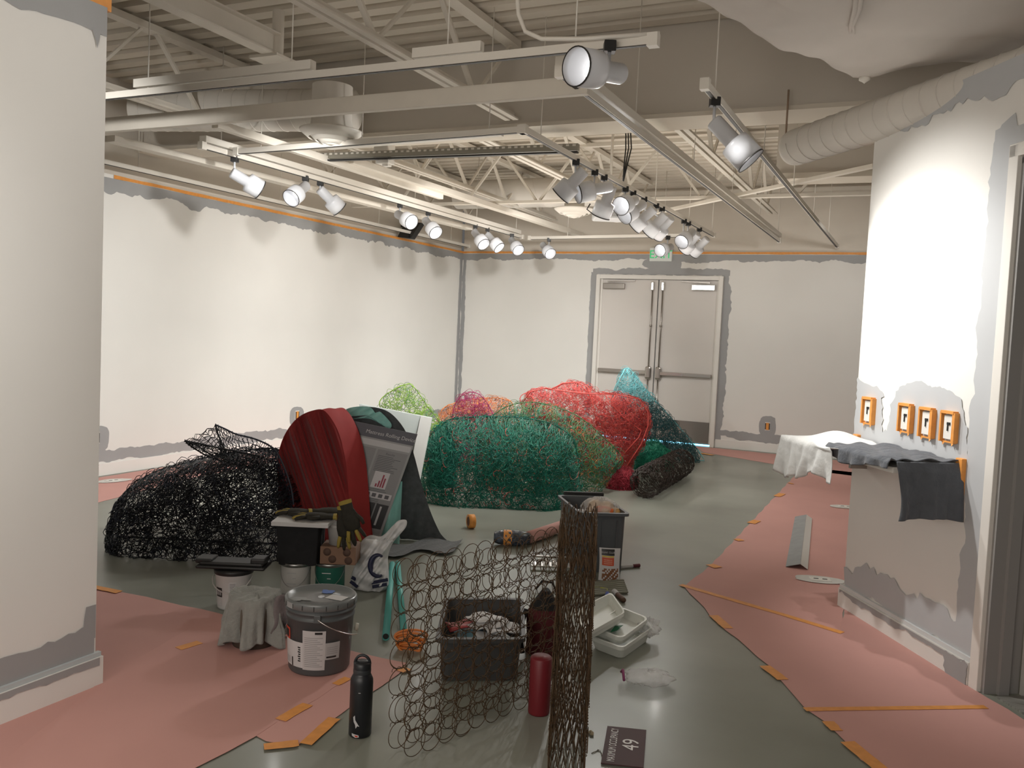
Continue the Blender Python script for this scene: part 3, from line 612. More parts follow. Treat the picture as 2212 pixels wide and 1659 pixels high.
s6 = sheet('pink paper sheet in front of the wall opening, lower right', [(1478, 1266), (1815, 1362), (1824, 1312), (1835, 1318), (2093, 1482), (2320, 1620), (2320, 1900), (2060, 1900), (1905, 1659), (1860, 1641), (1785, 1560), (1740, 1530), (1665, 1440), (1550, 1345)], z=.0055)
for t, p, q, w_ in ((s2, (200, 1267), (258, 1279), .05), (s3, (385, 1401), (432, 1387), .05), (s4, (606, 1555), (664, 1521), .05), (s4, (660, 1607), (722, 1551), .05), (s4, (570, 1613), (645, 1605), .05),
                 (s4, (725, 1478), (752, 1464), .04), (s4, (862, 1443), (882, 1450), .05), (s5, (1533, 1219), (1552, 1226), .07), (s5, (1590, 1164), (1602, 1168), .06), (s5, (1622, 1130), (1636, 1124), .07), (s5, (1678, 1072), (1690, 1066), .07),
                 (s5, (1705, 1044), (1712, 1044), .07), (s5, (1725, 1024), (1730, 1024), .06), (s6, (1470, 1263), (1690, 1327), .045), (s6, (1690, 1327), (1820, 1367), .045), (s6, (1541, 1329), (1573, 1357), .055), (s6, (1652, 1438), (1692, 1468), .055),
                 (s6, (1738, 1532), (1900, 1530), .035), (s6, (1900, 1530), (2130, 1527), .035), (s6, (1788, 1558), (1808, 1578), .05), (s6, (1830, 1602), (1905, 1662), .06), (s1b, (1515, 979), (1540, 983), .08)):
    ftape(t, p, q, w_)
def floor_plate(px, py, a_, label):
    p = fl(px, py); t = thing('floor_outlet', (p[0], p[1], 0), label, 'floor outlet', 'floor outlet plates in the paper')
    r = 1+smoothnoise(26, .12, 3, px); mb = MB(); ax = V(math.cos(a_), math.sin(a_), 0); ay = V(-math.sin(a_), math.cos(a_), 0)
    mb.prism([p+UP*.0065+ax*.16*r[i]*math.cos(i*math.pi/13)+ay*.085*r[i]*math.sin(i*math.pi/13) for i in range(26)], (0, 0, .001)); mb.build('paint_patch', M_PRIMER, t)
    mb = MB(); mb.box(p+UP*.0095, .13, .085, .004, (ax, ay, UP)); mb.build('plate', M_FRAME, t, bevel=.002); 
    for s_ in (-1, 1):
        mb = MB(); mb.box(p+ax*s_*.028+UP*.0125, .03, .012, .002, (ax, ay, UP)); mb.build('socket', M_BLK, t)
floor_plate(1772, 1254, .3, 'white floor outlet plate nearest the angled wall foot'); floor_plate(1826, 1096, .3, 'floor outlet plate half hidden by the edge of the switch wall')
floor_plate(245, 1040, 1.4, 'floor outlet plate in the paper by the left wall'); floor_plate(1722, 995, .1, 'floor outlet plate in the paper along the back wall')
a_, b_ = fl(1735, 1120)+UP*.006, fl(1720, 1229)+UP*.006; tt = (b_-a_)/np.linalg.norm(b_-a_); sd = V(-tt[1], tt[0], 0); sd *= (1 if sd@AX > 0 else -1)
t = thing('corner_bead', (a_+b_)/2, 'long grey and white strip of wall trim lying on the pink paper', 'trim strip')
mb = MB(); mb.prism([a_-sd*.07, b_-sd*.07, b_+sd*.025+UP*.03, a_+sd*.025+UP*.03], (0, 0, .003)); mb.build('painted_face', mat('bead_grey', (.30, .31, .31), .6, noise=.15, nscale=12), t)
mb = MB(); mb.prism([a_+sd*.026+UP*.03, b_+sd*.026+UP*.03, b_+sd*.075, a_+sd*.075], (0, 0, .003)); mb.build('white_face', M_WALL, t)

# ------------------------------------------------------------------ wire sculptures
def plane_uv(O, px, py):
    r = AX*(px-CX)/F+DN*(py-CY)/F+FW; o = np.array([0, 0, EYE]); t = ((O-o)@VF)/(r@VF); q = o+r*t-O
    return float(q@VR), float(q[2]+O[2])
def inside(P, q):
    x, y = q[:, 0], q[:, 1]; c = np.zeros(len(q), bool); n = len(P)
    for i in range(n):
        x0, y0 = P[i]; x1, y1 = P[(i+1) % n]
        m_ = ((y0 > y) != (y1 > y)) & (x < (x1-x0)*(y-y0)/(y1-y0+1e-12)+x0); c ^= m_
    return c
def edist(P, q, floor_ok=True):
    d = np.full(len(q), 9.0); n = len(P)
    for i in range(n):
        a, b = P[i], P[(i+1) % n]
        if floor_ok and a[1] < .03 and b[1] < .03: continue
        ab = b-a; t = np.clip(((q-a)@ab)/(ab@ab+1e-12), 0, 1); d = np.minimum(d, np.linalg.norm(q-a-t[:, None]*ab, axis=1))
    return d
def bundle(name, label, pxpoly, D, T, n, r, mats, wr=.002, dm=.25, k=11, group='coloured wire mesh sculptures', rim=True, parent=None, part='wire_loops', weights=None, r_spread=.35, arcs=False, ymix=None, cat='wire sculpture', lean=0.0, jit=.012, vst=1.0, dens=None):
    O = at(pxpoly[0][0], pxpoly[0][1], d=D); O = V(O[0], O[1], 0)
    P = np.array([plane_uv(O, *q) for q in pxpoly]); P[:, 1] = np.where(P[:, 1] < .06, -.12, P[:, 1])
    lo, hi = P.min(0), P.max(0); lo[1] = max(lo[1], 0)
    t = parent or thing(name, O+VR*(lo[0]+hi[0])/2, label, cat, group)
    c = np.empty((0, 2))
    while len(c) < n:
        q = lo+(hi-lo)*rng.random((n, 2)); ok = inside(P, q)
        if dens: ok &= rng.random(n) < np.interp((q[:, 1]-lo[1])/(hi[1]-lo[1]), (0, 1), dens)
        c = np.r_[c, q[ok]]
    c = c[:n]; rad = r*(1+r_spread*rng.normal(size=n).clip(-1.5, 1.5)); ang = rng.random(n)*np.pi; asp = .55+.45*rng.random(n)
    th = np.linspace(0, 2*np.pi*(1 if not arcs else .62), k, endpoint=arcs)
    ex = rad[:, None]*np.cos(th)*1.0; ey = rad[:, None]*asp[:, None]*np.sin(th)*vst; ca, sa = np.cos(ang)[:, None], np.sin(ang)[:, None]
    U_ = c[:, 0:1]+ex*ca-ey*sa; Z_ = c[:, 1:2]+ex*sa+ey*ca
    q = np.c_[U_.ravel(), Z_.ravel()]; ins = inside(P, q); d = edist(P, q)*ins; f = np.clip(d/dm, 0, 1); wd = T*np.sqrt(np.clip(1-(1-f)**2, 0, 1)); wd = wd.reshape(n, k)
    s_ = np.where(rng.random(n) < .62, -1, 1)[:, None]; off = s_*wd+rng.normal(size=(n, k))*jit+rng.normal(size=(n, 1))*jit*2
    Z_ = np.maximum(Z_, wr); off = off+lean*Z_
    arr = O+U_[:, :, None]*VR+off[:, :, None]*VF+Z_[:, :, None]*UP
    mats = mats if isinstance(mats, (list, tuple)) else [mats]
    mi = None
    if len(mats) > 1:
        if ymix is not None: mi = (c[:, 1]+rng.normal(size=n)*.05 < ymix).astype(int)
        else: mi = rng.choice(len(mats), n, p=weights)
    wires(part, arr, wr, mats, t, closed=not arcs, mi=mi)
    if rim:
        Q = [O+VR*a+UP*max(z, .004)+VF*lean*max(z, 0) for a, z in P]; S_ = []
        for i in range(len(Q)):
            p0, p1, p2, p3 = Q[i-1], Q[i], Q[(i+1) % len(Q)], Q[(i+2) % len(Q)]
            if P[i][1] < .02 and P[(i+1) % len(Q)][1] < .02: S_.append(p1); continue
            for j in range(5):
                u = j/5; S_.append(.5*((2*p1)+(-p0+p2)*u+(2*p0-5*p1+4*p2-p3)*u*u+(-p0+3*p1-3*p2+p3)*u**3))
        for p in S_: p[2] = max(p[2], .004)
        mb = MB(); mb.tube(S_, wr*2.2, 5, closed=True); mb.build('edge_wire', mats[0], t)
    return t
def wm(name, c): return mat(name, c, .45, metal=.0, spec=.4)
# black bundle
BK = wm('black_wire', (.010, .011, .014)); BK2 = wm('blue_black_wire', (.028, .033, .050))
t = bundle('wire_sculpture', 'big black wire mesh bundle with two pointed wings, left of the red cover', [(255, 1180), (258, 1120), (272, 1070), (300, 1040), (345, 1015), (400, 1000), (460, 985), (540, 972), (605, 975), (650, 1050), (670, 1130), (670, 1260), (255, 1260)], 6.05, .50, 2500, .032, [BK, BK2], .0026, dm=.32, weights=[.75, .25])
def wing(A, B, d0, d1, n, part, mt):
    mb = MB(); W_ = []
    ra = [at(*crv2(A, u), d=d0) for u in np.linspace(0, 1, 24)]; rb = [at(*crv2(B, u), d=d1) for u in np.linspace(0, 1, 24)]
    mb.tube(ra, .006, 6); mb.tube(rb, .005, 6)
    for row in range(1, 5):
        f = row/5; mb.tube([p*(1-f)+q*f+VF*.03*math.sin(f*3.1) for p, q in zip(ra, rb)], .0022, 4)
    for i in range(n):
        u = i/n; p = at(*crv2(A, u), d=d0); q = at(*crv2(B, min(1, u+.10)), d=d1); q2 = at(*crv2(B, min(1, u+.03)), d=d1); p2 = at(*crv2(A, min(1, u+.05)), d=d0)
        for a_, b_ in ((p, q), (p2, q2)):
            mb.tube([a_+(b_-a_)*k/8+VR*.010*math.sin(k*2.2+i)+UP*.009*math.cos(k*2.6+i*1.7) for k in range(9)], .0023, 4)
    mb.build(part, mt, t)
def crv2(pts, u): 
    n = len(pts)-1; x = min(max(u, 0), 1)*n; i = min(int(x), n-1); f = x-i; p = [np.array(pts[max(0, min(n, i+j))], float) for j in (-1, 0, 1, 2)]
    return .5*(2*p[1]+(p[2]-p[0])*f+(2*p[0]-5*p[1]+4*p[2]-p[3])*f*f+(3*p[1]-p[0]-3*p[2]+p[3])*f**3)
wing([(466, 918), (485, 926), (510, 938), (550, 948), (590, 968), (610, 1000), (628, 1050), (634, 1090)], [(474, 968), (485, 990), (510, 1005), (545, 1012), (570, 1030), (590, 1060), (600, 1090), (605, 1110)], 5.75, 5.95, 30, 'upper_wing', BK2)
wing([(466, 918), (468, 930), (474, 945), (480, 960), (488, 975)], [(399, 953), (420, 960), (440, 972), (460, 985), (480, 998)], 5.75, 5.7, 9, 'wing_web', BK)
wing([(399, 952), (430, 958), (465, 966), (510, 975), (560, 985)], [(402, 956), (425, 972), (455, 988), (500, 1000), (560, 1012)], 5.7, 5.75, 16, 'lower_wing', BK)
G1 = wm('deep_green_wire', (.010, .16, .115)); G2 = wm('green_wire', (.02, .24, .16)); OG = wm('olive_green_wire', (.10, .24, .09)); RD = wm('coral_wire', (.72, .10, .085)); RD2 = wm('crimson_wire', (.40, .03, .05))
OR = wm('orange_wire', (.70, .24, .07)); TL_ = wm('light_cyan_wire', (.22, .62, .66)); TD = wm('dark_teal_wire', (.03, .12, .13)); YG = wm('lime_wire', (.25, .42, .05)); MG = wm('magenta_wire', (.36, .03, .13)); BR = wm('brown_wire', (.035, .022, .016)); EM = wm('emerald_wire', (.02, .32, .19))
t = bundle('wire_sculpture', 'large dark green wire mesh mound in the middle of the floor', [(900, 1050), (905, 985), (925, 945), (950, 925), (975, 905), (1060, 900), (1130, 903), (1190, 915), (1235, 945), (1250, 1000), (1250, 1060), (1250, 1130), (900, 1130)], 8.25, .62, 4300, .042, [G1, G2, RD], .0024, dm=.4, weights=[.5, .47, .03], arcs=True, dens=(1, .7))
t = bundle('wire_sculpture', 'olive green wire mesh shell with a point at its right end', [(1040, 930), (1075, 890), (1110, 873), (1155, 869), (1200, 879), (1245, 897), (1290, 932), (1345, 990), (1325, 1020), (1290, 1042), (1250, 1130), (1040, 1130)], 8.9, .5, 2600, .042, [OG, G2, OR], .0024, dm=.4, weights=[.55, .38, .07], arcs=True, dens=(1, .7))
t = bundle('wire_sculpture', 'tall coral red wire mesh sculpture with rounded lobes', [(1125, 872), (1145, 845), (1170, 838), (1195, 842), (1215, 830), (1240, 825), (1268, 831), (1290, 848), (1330, 850), (1370, 857), (1396, 875), (1405, 908), (1394, 950), (1368, 990), (1345, 1022), (1340, 1080), (1300, 1080), (1200, 980)], 9.9, .40, 3600, .036, [RD, RD2], .0023, dm=.3, weights=[.85, .15], dens=(1, .45))
mb = MB()
for q in ([(1190, 842), (1215, 828), (1245, 826), (1268, 836), (1280, 870), (1290, 920)], [(1125, 875), (1145, 846), (1180, 838), (1195, 842), (1260, 850), (1330, 852), (1300, 846)], [(1330, 852), (1320, 870), (1345, 900), (1385, 930), (1380, 945), (1330, 1000)], [(1330, 852), (1380, 862), (1400, 890), (1400, 920), (1385, 960), (1345, 1020)]):
    mb.tube([at(x, y, d=9.5) for x, y in q], .007, 6)
mb.build('rib_wire', RD, t)
bundle('', '', [(1300, 1062), (1310, 1030), (1335, 1010), (1360, 1015), (1375, 1040), (1360, 1090), (1300, 1090)], 9.0, .15, 420, .035, [RD2], .0024, dm=.1, parent=t, part='lower_tail', rim=False)
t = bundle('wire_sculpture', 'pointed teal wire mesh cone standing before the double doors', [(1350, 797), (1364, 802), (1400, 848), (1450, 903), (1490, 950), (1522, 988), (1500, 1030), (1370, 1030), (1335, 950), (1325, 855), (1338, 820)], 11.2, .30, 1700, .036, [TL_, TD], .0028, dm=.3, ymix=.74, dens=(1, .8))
mb = MB()
for dx in (0, 6): mb.tube([at(1350+dx, 797, d=11.1), at(1338+dx, 820, d=11.1), at(1328+dx, 850, d=11.1)], .006, 5)
mb.build('rim_wire', TL_, t)
bundle('wire_sculpture', 'emerald wire mesh patch on the floor under the teal cone', [(1358, 1000), (1372, 965), (1420, 955), (1450, 985), (1450, 1030), (1358, 1030)], 10.4, .2, 900, .04, [EM, G2], .0025, dm=.2, weights=[.7, .3], rim=False)
bundle('wire_sculpture', 'lime green wire mesh fin poking up behind the white board', [(820, 868), (845, 845), (878, 830), (895, 837), (925, 880), (958, 930), (940, 1100), (850, 1100), (828, 900)], 9.4, .18, 620, .042, [YG, OG], .0025, dm=.2, weights=[.75, .25])
bundle('wire_sculpture', 'magenta wire mesh arch behind the dark green mound', [(972, 1000), (977, 900), (990, 862), (1012, 848), (1035, 852), (1055, 875), (1072, 920), (1075, 1000)], 9.6, .10, 480, .036, [MG, RD2], .0024, dm=.12, weights=[.7, .3])
bundle('wire_sculpture', 'orange wire mesh hump behind the magenta arch', [(935, 1000), (950, 895), (985, 870), (1050, 860), (1088, 862), (1110, 882), (1115, 1000)], 10.3, .3, 1300, .040, [OR, wm('salmon_wire', (.6, .25, .16))], .0024, dm=.25, weights=[.5, .5])
bundle('wire_sculpture', 'bright green mesh strip beside the white board edge', [(925, 1060), (930, 960), (945, 925), (975, 915), (980, 1060), (960, 1100), (925, 1100)], 8.6, .08, 700, .04, [EM, G1], .0025, dm=.15, weights=[.4, .6], rim=False)
# brown rolled mesh
a_ = fl(1392, 1085)+UP*.155+VF*.12; b_ = fl(1477, 1030)+UP*.155+VF*.12; n = 800; L = np.linalg.norm(b_-a_); tx, aa, bb = frame(b_-a_)
t = thing('wire_roll', ((a_+b_)/2)*V(1, 1, 0), 'dark brown rolled wire mesh tube lying on the bare floor', 'wire roll')
cz = rng.random(n)*L; ct = rng.random(n)*2*np.pi; th = np.linspace(0, 2*np.pi, 10, endpoint=False); rr = .035*(.7+.5*rng.random(n))
zz = cz[:, None]+rr[:, None]*np.cos(th); tt_ = ct[:, None]+rr[:, None]*np.sin(th)/.14; zz = zz.clip(-.02, L+.02)
end = np.clip(np.minimum(zz, L-zz)/.1, 0, 1); rad = .15*(.72+.28*np.sqrt(end))+rng.normal(size=zz.shape)*.006
arr = a_+zz[:, :, None]*tx+(rad*np.cos(tt_))[:, :, None]*aa+(rad*np.sin(tt_))[:, :, None]*bb
wires('wire_loops', arr, .0028, BR, t, closed=True)

# ------------------------------------------------------------------ rusty spring units
RUST = mat('rusty_spring_wire', (.11, .060, .024), .6, metal=.1, noise=.5, nscale=60)
def spring_unit(base, dirv, cols, rows, pitch, label, deep=.11, r=.040, turns=3.6, k=58, drop=None, wr=.0014, rowp=None):
    dirv = np.asarray(dirv, float)/np.linalg.norm(dirv); nrm = np.cross(dirv, UP); rowp = rowp or pitch
    t = thing('spring_unit', base, label, 'spring mesh', 'rusty mattress spring units'); cc = []
    for i in range(cols):
        for j in range(rows):
            if drop and drop(i, j): continue
            cc.append(base+dirv*(i+.5)*pitch+UP*((j+.5)*rowp+.004)+rng.normal(size=3)*V(.003, .003, .002))
    cc = np.array(cc); u = np.linspace(0, 1, k); rad = r*(.62+.38*np.abs(2*u-1)**.8); ph = rng.random(len(cc))*6.28
    th = turns*2*np.pi*u[None, :]+ph[:, None]; w_ = (u-.5)*deep
    arr = cc[:, None, :]+(rad*np.cos(th))[:, :, None]*dirv+(rad*np.sin(th))[:, :, None]*UP+w_[None, :, None]*nrm
    arr[:, :, 2] = np.maximum(arr[:, :, 2], .002)
    wires('coil_springs', arr, wr, RUST, t)['kind'] = 'stuff'
    tr_ = np.linspace(0, 2*np.pi, 22, endpoint=False); ring = cc[:, None, :]+r*np.cos(tr_)[None, :, None]*dirv+r*np.sin(tr_)[None, :, None]*UP
    ring = np.concatenate([ring+nrm*deep/2, ring-nrm*deep/2]); ring[:, :, 2] = np.maximum(ring[:, :, 2], .002)
    wires('face_rings', ring, wr*1.05, RUST, t, closed=True)['kind'] = 'stuff'
    lac = []; K = 26*cols; s_ = np.linspace(0, cols*pitch, K)
    for side in (-1, 1):
        for j in range(1, rows):
            ph = rng.random()*6; th = s_/.012*2*np.pi*.5+ph
            lac.append(base+s_[:, None]*dirv+UP*(j*rowp+.004)+.0055*np.cos(th)[:, None]*UP+(side*deep/2+.0055*np.sin(th))[:, None]*nrm)
    wires('lacing_wires', np.array(lac), .0015, RUST, t, sides=3)['kind'] = 'stuff'
    return t
PL, PR = fl(848, 1640), fl(1200, 1487); dv = PR-PL
spring_unit(PL+dv*.02, dv, 11, 7, np.linalg.norm(dv)/11.0, 'wide rusty bed spring mesh standing open in front of the grey tote', deep=.085, r=.050, rowp=.100, wr=.0016, turns=1.6)
q0 = at(1222, 1690, z=0); q0 = q0*V(1, 1, 0)
dvs = at(1262, 1300, z=0)-at(1262, 1400, z=0)
vdir = q0/np.linalg.norm(q0)
vdir = VF*.955+AX*V(1, 1, 0)*.03
spring_unit(q0-VF*.0-VR*.0, (q0-V(0, 0, 0))/np.linalg.norm(q0), 9, 10, .056, 'tall narrow rusty spring mesh seen edge-on beside the red cylinder', deep=.125, r=.042, rowp=.088, turns=4.6, k=64, wr=.0018)
mb = MB(); c_ = fl(757, 1705); mb.tube([c_+V(math.cos(i*.196)*.10, math.sin(i*.196)*.10, .006) for i in range(32)], .0035, 6, closed=True); o = mb.build('wire_hoop', RUST); tag(o, 'single rusty wire hoop on the floor at the bottom edge', 'wire hoop')

# ------------------------------------------------------------------ red covered arch
REDC = mat('crimson_stretch_fabric', (.26, .018, .018), .85, noise=.12, nscale=20, sheen=.2); REDB = mat('crimson_band', (.33, .024, .022), .8, noise=.1, nscale=14)
Da = 5.92
def aP(px, py, d=Da): return at(px, py, d=d)
outl = [(612, 1195), (603, 1120), (600, 1050), (600, 990), (612, 945), (634, 912), (660, 893), (690, 884), (706, 892), (722, 915), (736, 950), (747, 1000), (753, 1060), (757, 1120), (760, 1198)]
def crv(pts, u):
    n = len(pts)-1; x = min(max(u, 0), 1)*n; i = min(int(x), n-1); f = x-i; p = [np.array(pts[max(0, min(n, i+j))], float) for j in (-1, 0, 1, 2)]
    return .5*(2*p[1]+(p[2]-p[0])*f+(2*p[0]-5*p[1]+4*p[2]-p[3])*f*f+(3*p[1]-p[0]-3*p[2]+p[3])*f**3)
t = thing('covered_arch', fl(690, 1190), 'upright rounded panel wrapped in dark red stretch fabric with gathered folds', 'fabric panel')
foc = np.array((640.0, 1015.0))
def face(u, v):
    q = crv(outl, u); p = foc+(q-foc)*v; gx = p[0]; s_ = (gx-600)/150
    ang = (p[0]-585)+(1195-p[1])*.33; amp = .026*min(1, (1-v)*4+.25*v)*(1 if v < .97 else .2)
    pinch = math.exp(-((p[0]-655)**2+(p[1]-1020)**2)/900.0)
    dd = amp*(math.sin(ang*.13)+.6*math.sin(ang*.27+1)+.4*math.sin(ang*.52))*1.4-pinch*-.03
    return at(p[0], p[1], d=Da+dd)
outl_side = list(outl); outl = outl+[(700, 1204), (650, 1202), (612, 1196)]
mb = MB(); mb.grid(face, 130, 46); mb.build('gathered_cover', REDC, t)
off = VR*.105+VF*.17+UP*.0
mb = MB(); mb.grid(lambda u, v: at(*crv(outl_side, u), d=Da)+off*v+UP*.004*math.sin(v*9+u*20), 90, 6); mb.grid(lambda u, v: at(*(foc+(crv(outl, u)-foc)*v), d=Da)+off, 60, 3); mb.build('side_band', REDB, t)
# ------------------------------------------------------------------ blanket covered mattress, teal cloth, boards
BLK = mat('charcoal_blanket', (.085, .092, .097), .95, noise=.3, nscale=25, bump=.25, bscale=60, sheen=.3); TEAL = mat('aqua_cloth', (.30, .60, .55), .9, noise=.1, nscale=9, bump=.2, bscale=30)
def drape(name, pts, D, Dback, label, m_, cat, foc_, amp=.02, fr=.12, nu=120, nv=40, base=(870, 1190), skew=.2, parent=None, part='cloth', closed=False):
    t = parent or thing(name, fl(*base), label, cat)
    def f_(u, v):
        q = crv(pts, u); p = np.array(foc_)+(q-np.array(foc_))*v; a = p[0]+p[1]*skew
        dd = amp*(math.sin(a*fr)+.5*math.sin(a*fr*2.3+1)+.35*math.sin(a*fr*.47+p[1]*.02))-.05*(1-v)
        r_ = at(p[0], p[1], d=D+dd*(1-.7*v)); r_[2] = max(r_[2], .004); return r_
    mb = MB(); mb.grid(f_, nu, nv)
    mb.grid(lambda u, v: (lambda p: V(p[0], p[1], max(p[2], .004)))(at(*crv(pts, u), d=D+(Dback-D)*v*.98)+UP*(-.04*v)) if True else None, nu, 8) if name != 'draped_mattress' else mb.grid(lambda u, v: (lambda p: V(p[0], p[1], max(p[2], .004)))(at(*crv(pts, .05+u*.68), d=D+(Dback-D)*v*.98)+UP*(-.04*v)), nu, 8)
    mb.build(part, m_, t); return t
t = drape('draped_mattress', [(720, 1195), (716, 1100), (716, 980), (722, 915), (740, 890), (775, 880), (815, 881), (848, 896), (878, 935), (895, 985), (912, 1050), (930, 1105), (950, 1150), (972, 1186), (880, 1200)], 6.35, 7.0, 'tall mattress covered with a charcoal moving blanket behind the poster board', BLK, 'mattress', (830, 1080))
mb = MB(); mb.grid(lambda u, v: (lambda p: V(p[0], p[1], max(p[2], .004+.02*math.sin(u*14+v*5)**2)))(at(850+u*150-20*v, 1172+v*26-10*u+6*math.sin(u*9), z=.02)), 40, 10); o = mb.build('blanket_hem', BLK, t)
t = thing('aqua_sheet', fl(845, 1190), 'pale aqua cloth showing at the top and foot of the charcoal mattress', 'cloth')
mb = MB(); pt = [(742, 900), (748, 884), (775, 878), (800, 880), (812, 893), (822, 890), (845, 915), (838, 925), (800, 905), (760, 905)]
def tf(u, v):
    q = crv(pt, u); c0 = np.array((795, 897.)); p = c0+(q-c0)*v; return at(p[0], p[1], d=6.28+.012*math.sin(p[0]*.25+p[1]*.4)+.02*v)
mb.grid(tf, 60, 10); mb.build('top_fold', TEAL, t)
mb = MB(); mb.grid(lambda u, v: (lambda p: V(p[0], p[1], max(p[2], .004)))(at((822+40*u)+(850-838)*(1-v)*.6, 1040+v*150, d=6.14+.02*math.sin(u*9+v*3))), 12, 24); mb.build('hanging_fold', TEAL, t)
FOAM = mat('foam_board_white', (.62, .68, .66), .6); CARD = mat('board_edge', (.75, .75, .72), .6)
def board(q3, thick):  # q3: TL, TR, BR, BL points -> prism backwards
    n_ = np.cross(q3[1]-q3[0], q3[3]-q3[0]); n_ /= np.linalg.norm(n_); n_ = n_ if n_@FW > 0 else -n_
    return q3, n_*thick, -n_
D2 = 7.05
q = [at(776, 873, d=D2), at(933, 903, d=D2+.25), at(912, 1030, d=D2+.1), at(770, 1000, d=D2-.1)]
q[2] = q[2]+(q[2]-q[1])*1.1; q[3] = q[3]+(q[3]-q[0])*1.1
for k in (2, 3): q[k][2] = max(q[k][2], .005)
t = thing('foam_board', q[2]*V(1, 1, 0), 'white foam board standing behind the draped mattress', 'board')
mb = MB(); mb.prism(q, V(-.02, .045, 0)); mb.build('panel', FOAM, t)
mb = MB(); e = (q[1]-q[0])/np.linalg.norm(q[1]-q[0]); w_ = e*.10; mb.prism([q[1]-w_, q[1], q[2], q[2]-w_], -VF*.006-UP*0); mb.build('edge_panel', CARD, t)
# poster
D3 = 6.12
TRp, BRp = at(902, 938, d=D3), at(822, 1161, d=D3); TLp = at(757, 908, d=D3); BLp = TLp+(BRp-TRp)
for p in (BLp, BRp): p[2] = max(p[2], .006)
t = thing('poster_board', (BLp+BRp)/2*V(1, 1, 0), 'printed poster board titled Mattress Rolling Device leaning beside the red panel', 'poster')
nn = np.cross(TRp-TLp, BLp-TLp); nn /= np.linalg.norm(nn); nn = nn if nn@FW < 0 else -nn
mb = MB(); mb.prism([TLp, TRp, BRp, BLp], -nn*.006); mb.build('board', mat('poster_grey', (.34, .34, .345), .55), t)
PU = (TRp-TLp); PV = (BLp-TLp)
def pp(u, v, n=.001): return TLp+PU*u+PV*v+nn*n
def prect(mb, u0, v0, u1, v1, mi=0, n=.001): mb.poly([pp(u0, v0, n), pp(u1, v0, n), pp(u1, v1, n), pp(u0, v1, n)], mi)
mb = MB(); prect(mb, 0, 0, 1, .115, 0); prect(mb, .02, .13, .98, .185, 1)
prect(mb, .03, .205, .5, .98, 2); prect(mb, .53, .205, .97, .98, 2)
for col in (.06, .56):
    for i in range(44):
        v0 = .26+i*.0155
        if col > .5 and (.40 < v0 < .565 or .60 < v0 < .655 or .70 < v0 < .93): continue
        if col < .5 and (.3 < v0 < .42 or .7 < v0 < .93): continue
        prect(mb, col, v0, col+.36*(.6+.4*rnd.random()), v0+.005, 3, .0018)
prect(mb, .60, .405, .82, .56, 4, .002)
for i, h in enumerate((.03, .06, .12, .09)): prect(mb, .66+i*.035, .55-h, .683+i*.035, .55, 5, .0026)
prect(mb, .55, .60, .95, .655, 4, .002)
for i in range(4): prect(mb, .57+i*.095, .61, .63+i*.095, .645, 3, .0026)
prect(mb, .56, .70, .76, .93, 6, .002); prect(mb, .78, .70, .96, .93, 6, .002); prect(mb, .60, .74, .64, .92, 1, .0026); prect(mb, .84, .72, .87, .9, 1, .0026); prect(mb, .07, .3, .3, .42, 7, .002); prect(mb, .07, .70, .45, .93, 6, .002)
vs, fs = text_mesh('Mattress Rolling Device', pp(.27, .080, .002), PU/np.linalg.norm(PU), -PV/np.linalg.norm(PV), .037); mb.add(vs, fs, 1)
vs, fs = text_mesh('Results', pp(.66, .245, .002), PU/np.linalg.norm(PU), -PV/np.linalg.norm(PV), .022); mb.add(vs, fs, 3)
mb.build('print', [mat('poster_header', (.09, .09, .11), .5), mat('poster_white', (.55, .55, .56), .5), mat('poster_panel', (.27, .27, .275), .55), mat('poster_ink', (.11, .11, .12), .6), mat('poster_figure', (.6, .58, .6), .5), mat('poster_bar', (.3, .03, .06), .5), mat('poster_photo', (.04, .04, .045), .5), mat('poster_photo_light', (.22, .22, .23), .5)], t)

# ------------------------------------------------------------------ stack of cans with black cloth and white board
LBL = mat('label_white', (.56, .55, .55), .55); CANW = mat('can_label_white', (.42, .41, .39), .5); GRN = mat('can_green', (.012, .10, .07), .4); STL = mat('can_steel', (.35, .35, .35), .35, metal=1)
def paint_can(px, py, m_, label, r=.083, h=.19):
    p = fl(px, py)+VF*r; p[2] = 0; t = thing('paint_can', p, label, 'paint can', 'gallon paint cans'); mb = MB()
    mb.lathe(p, UP, [(0, .001), (r, .001), (r, .012), (r*.985, .014), (r*.985, h-.014), (r, h-.012), (r, h), (r*.93, h), (r*.92, h-.012), (0, h-.012)], 40); mb.build('tin', STL, t)
    mb = MB(); mb.lathe(p, UP, [(r*.99, .02), (r*.99, h-.02)], 40); mb.build('label_wrap', m_, t)
    mb = MB(); mb.tube([p+V(math.cos(a)*r*1.03, math.sin(a)*r*1.03, 0)+UP*(h-.03-.10*math.sin(math.pi*k/14)) for k, a in enumerate(np.linspace(-2.6, .3, 15))], .0018, 5); mb.build('wire_handle', STL, t)
    mb = MB(); f = -VF
    for i in range(4): mb.bar(p+f*(r*1.002)+UP*(.05+i*.03)-VR*.03*(i % 2), p+f*(r*1.002)+UP*(.05+i*.03)+VR*.02, .002, .004)
    mb.build('label_print', LBL if m_ is GRN else M_GREY, t); return t, p
paint_can(630, 1292, CANW, 'white-labelled paint can under the black cloth stack'); gt, gp = paint_can(705, 1292, GRN, 'dark green paint can under the cardboard box')
CARDB = mat('brown_cardboard', (.22, .125, .08), .8, noise=.15, nscale=12)
cp = gp+UP*.192+VR*.055; t = thing('cardboard_box', cp, 'small printed cardboard box resting on the green paint can', 'box')
mb = MB(); mb.box(cp+UP*.05, .20, .16, .10, (VR, VF, UP)); mb.build('carton', CARDB, t, bevel=.003)
mb = MB()
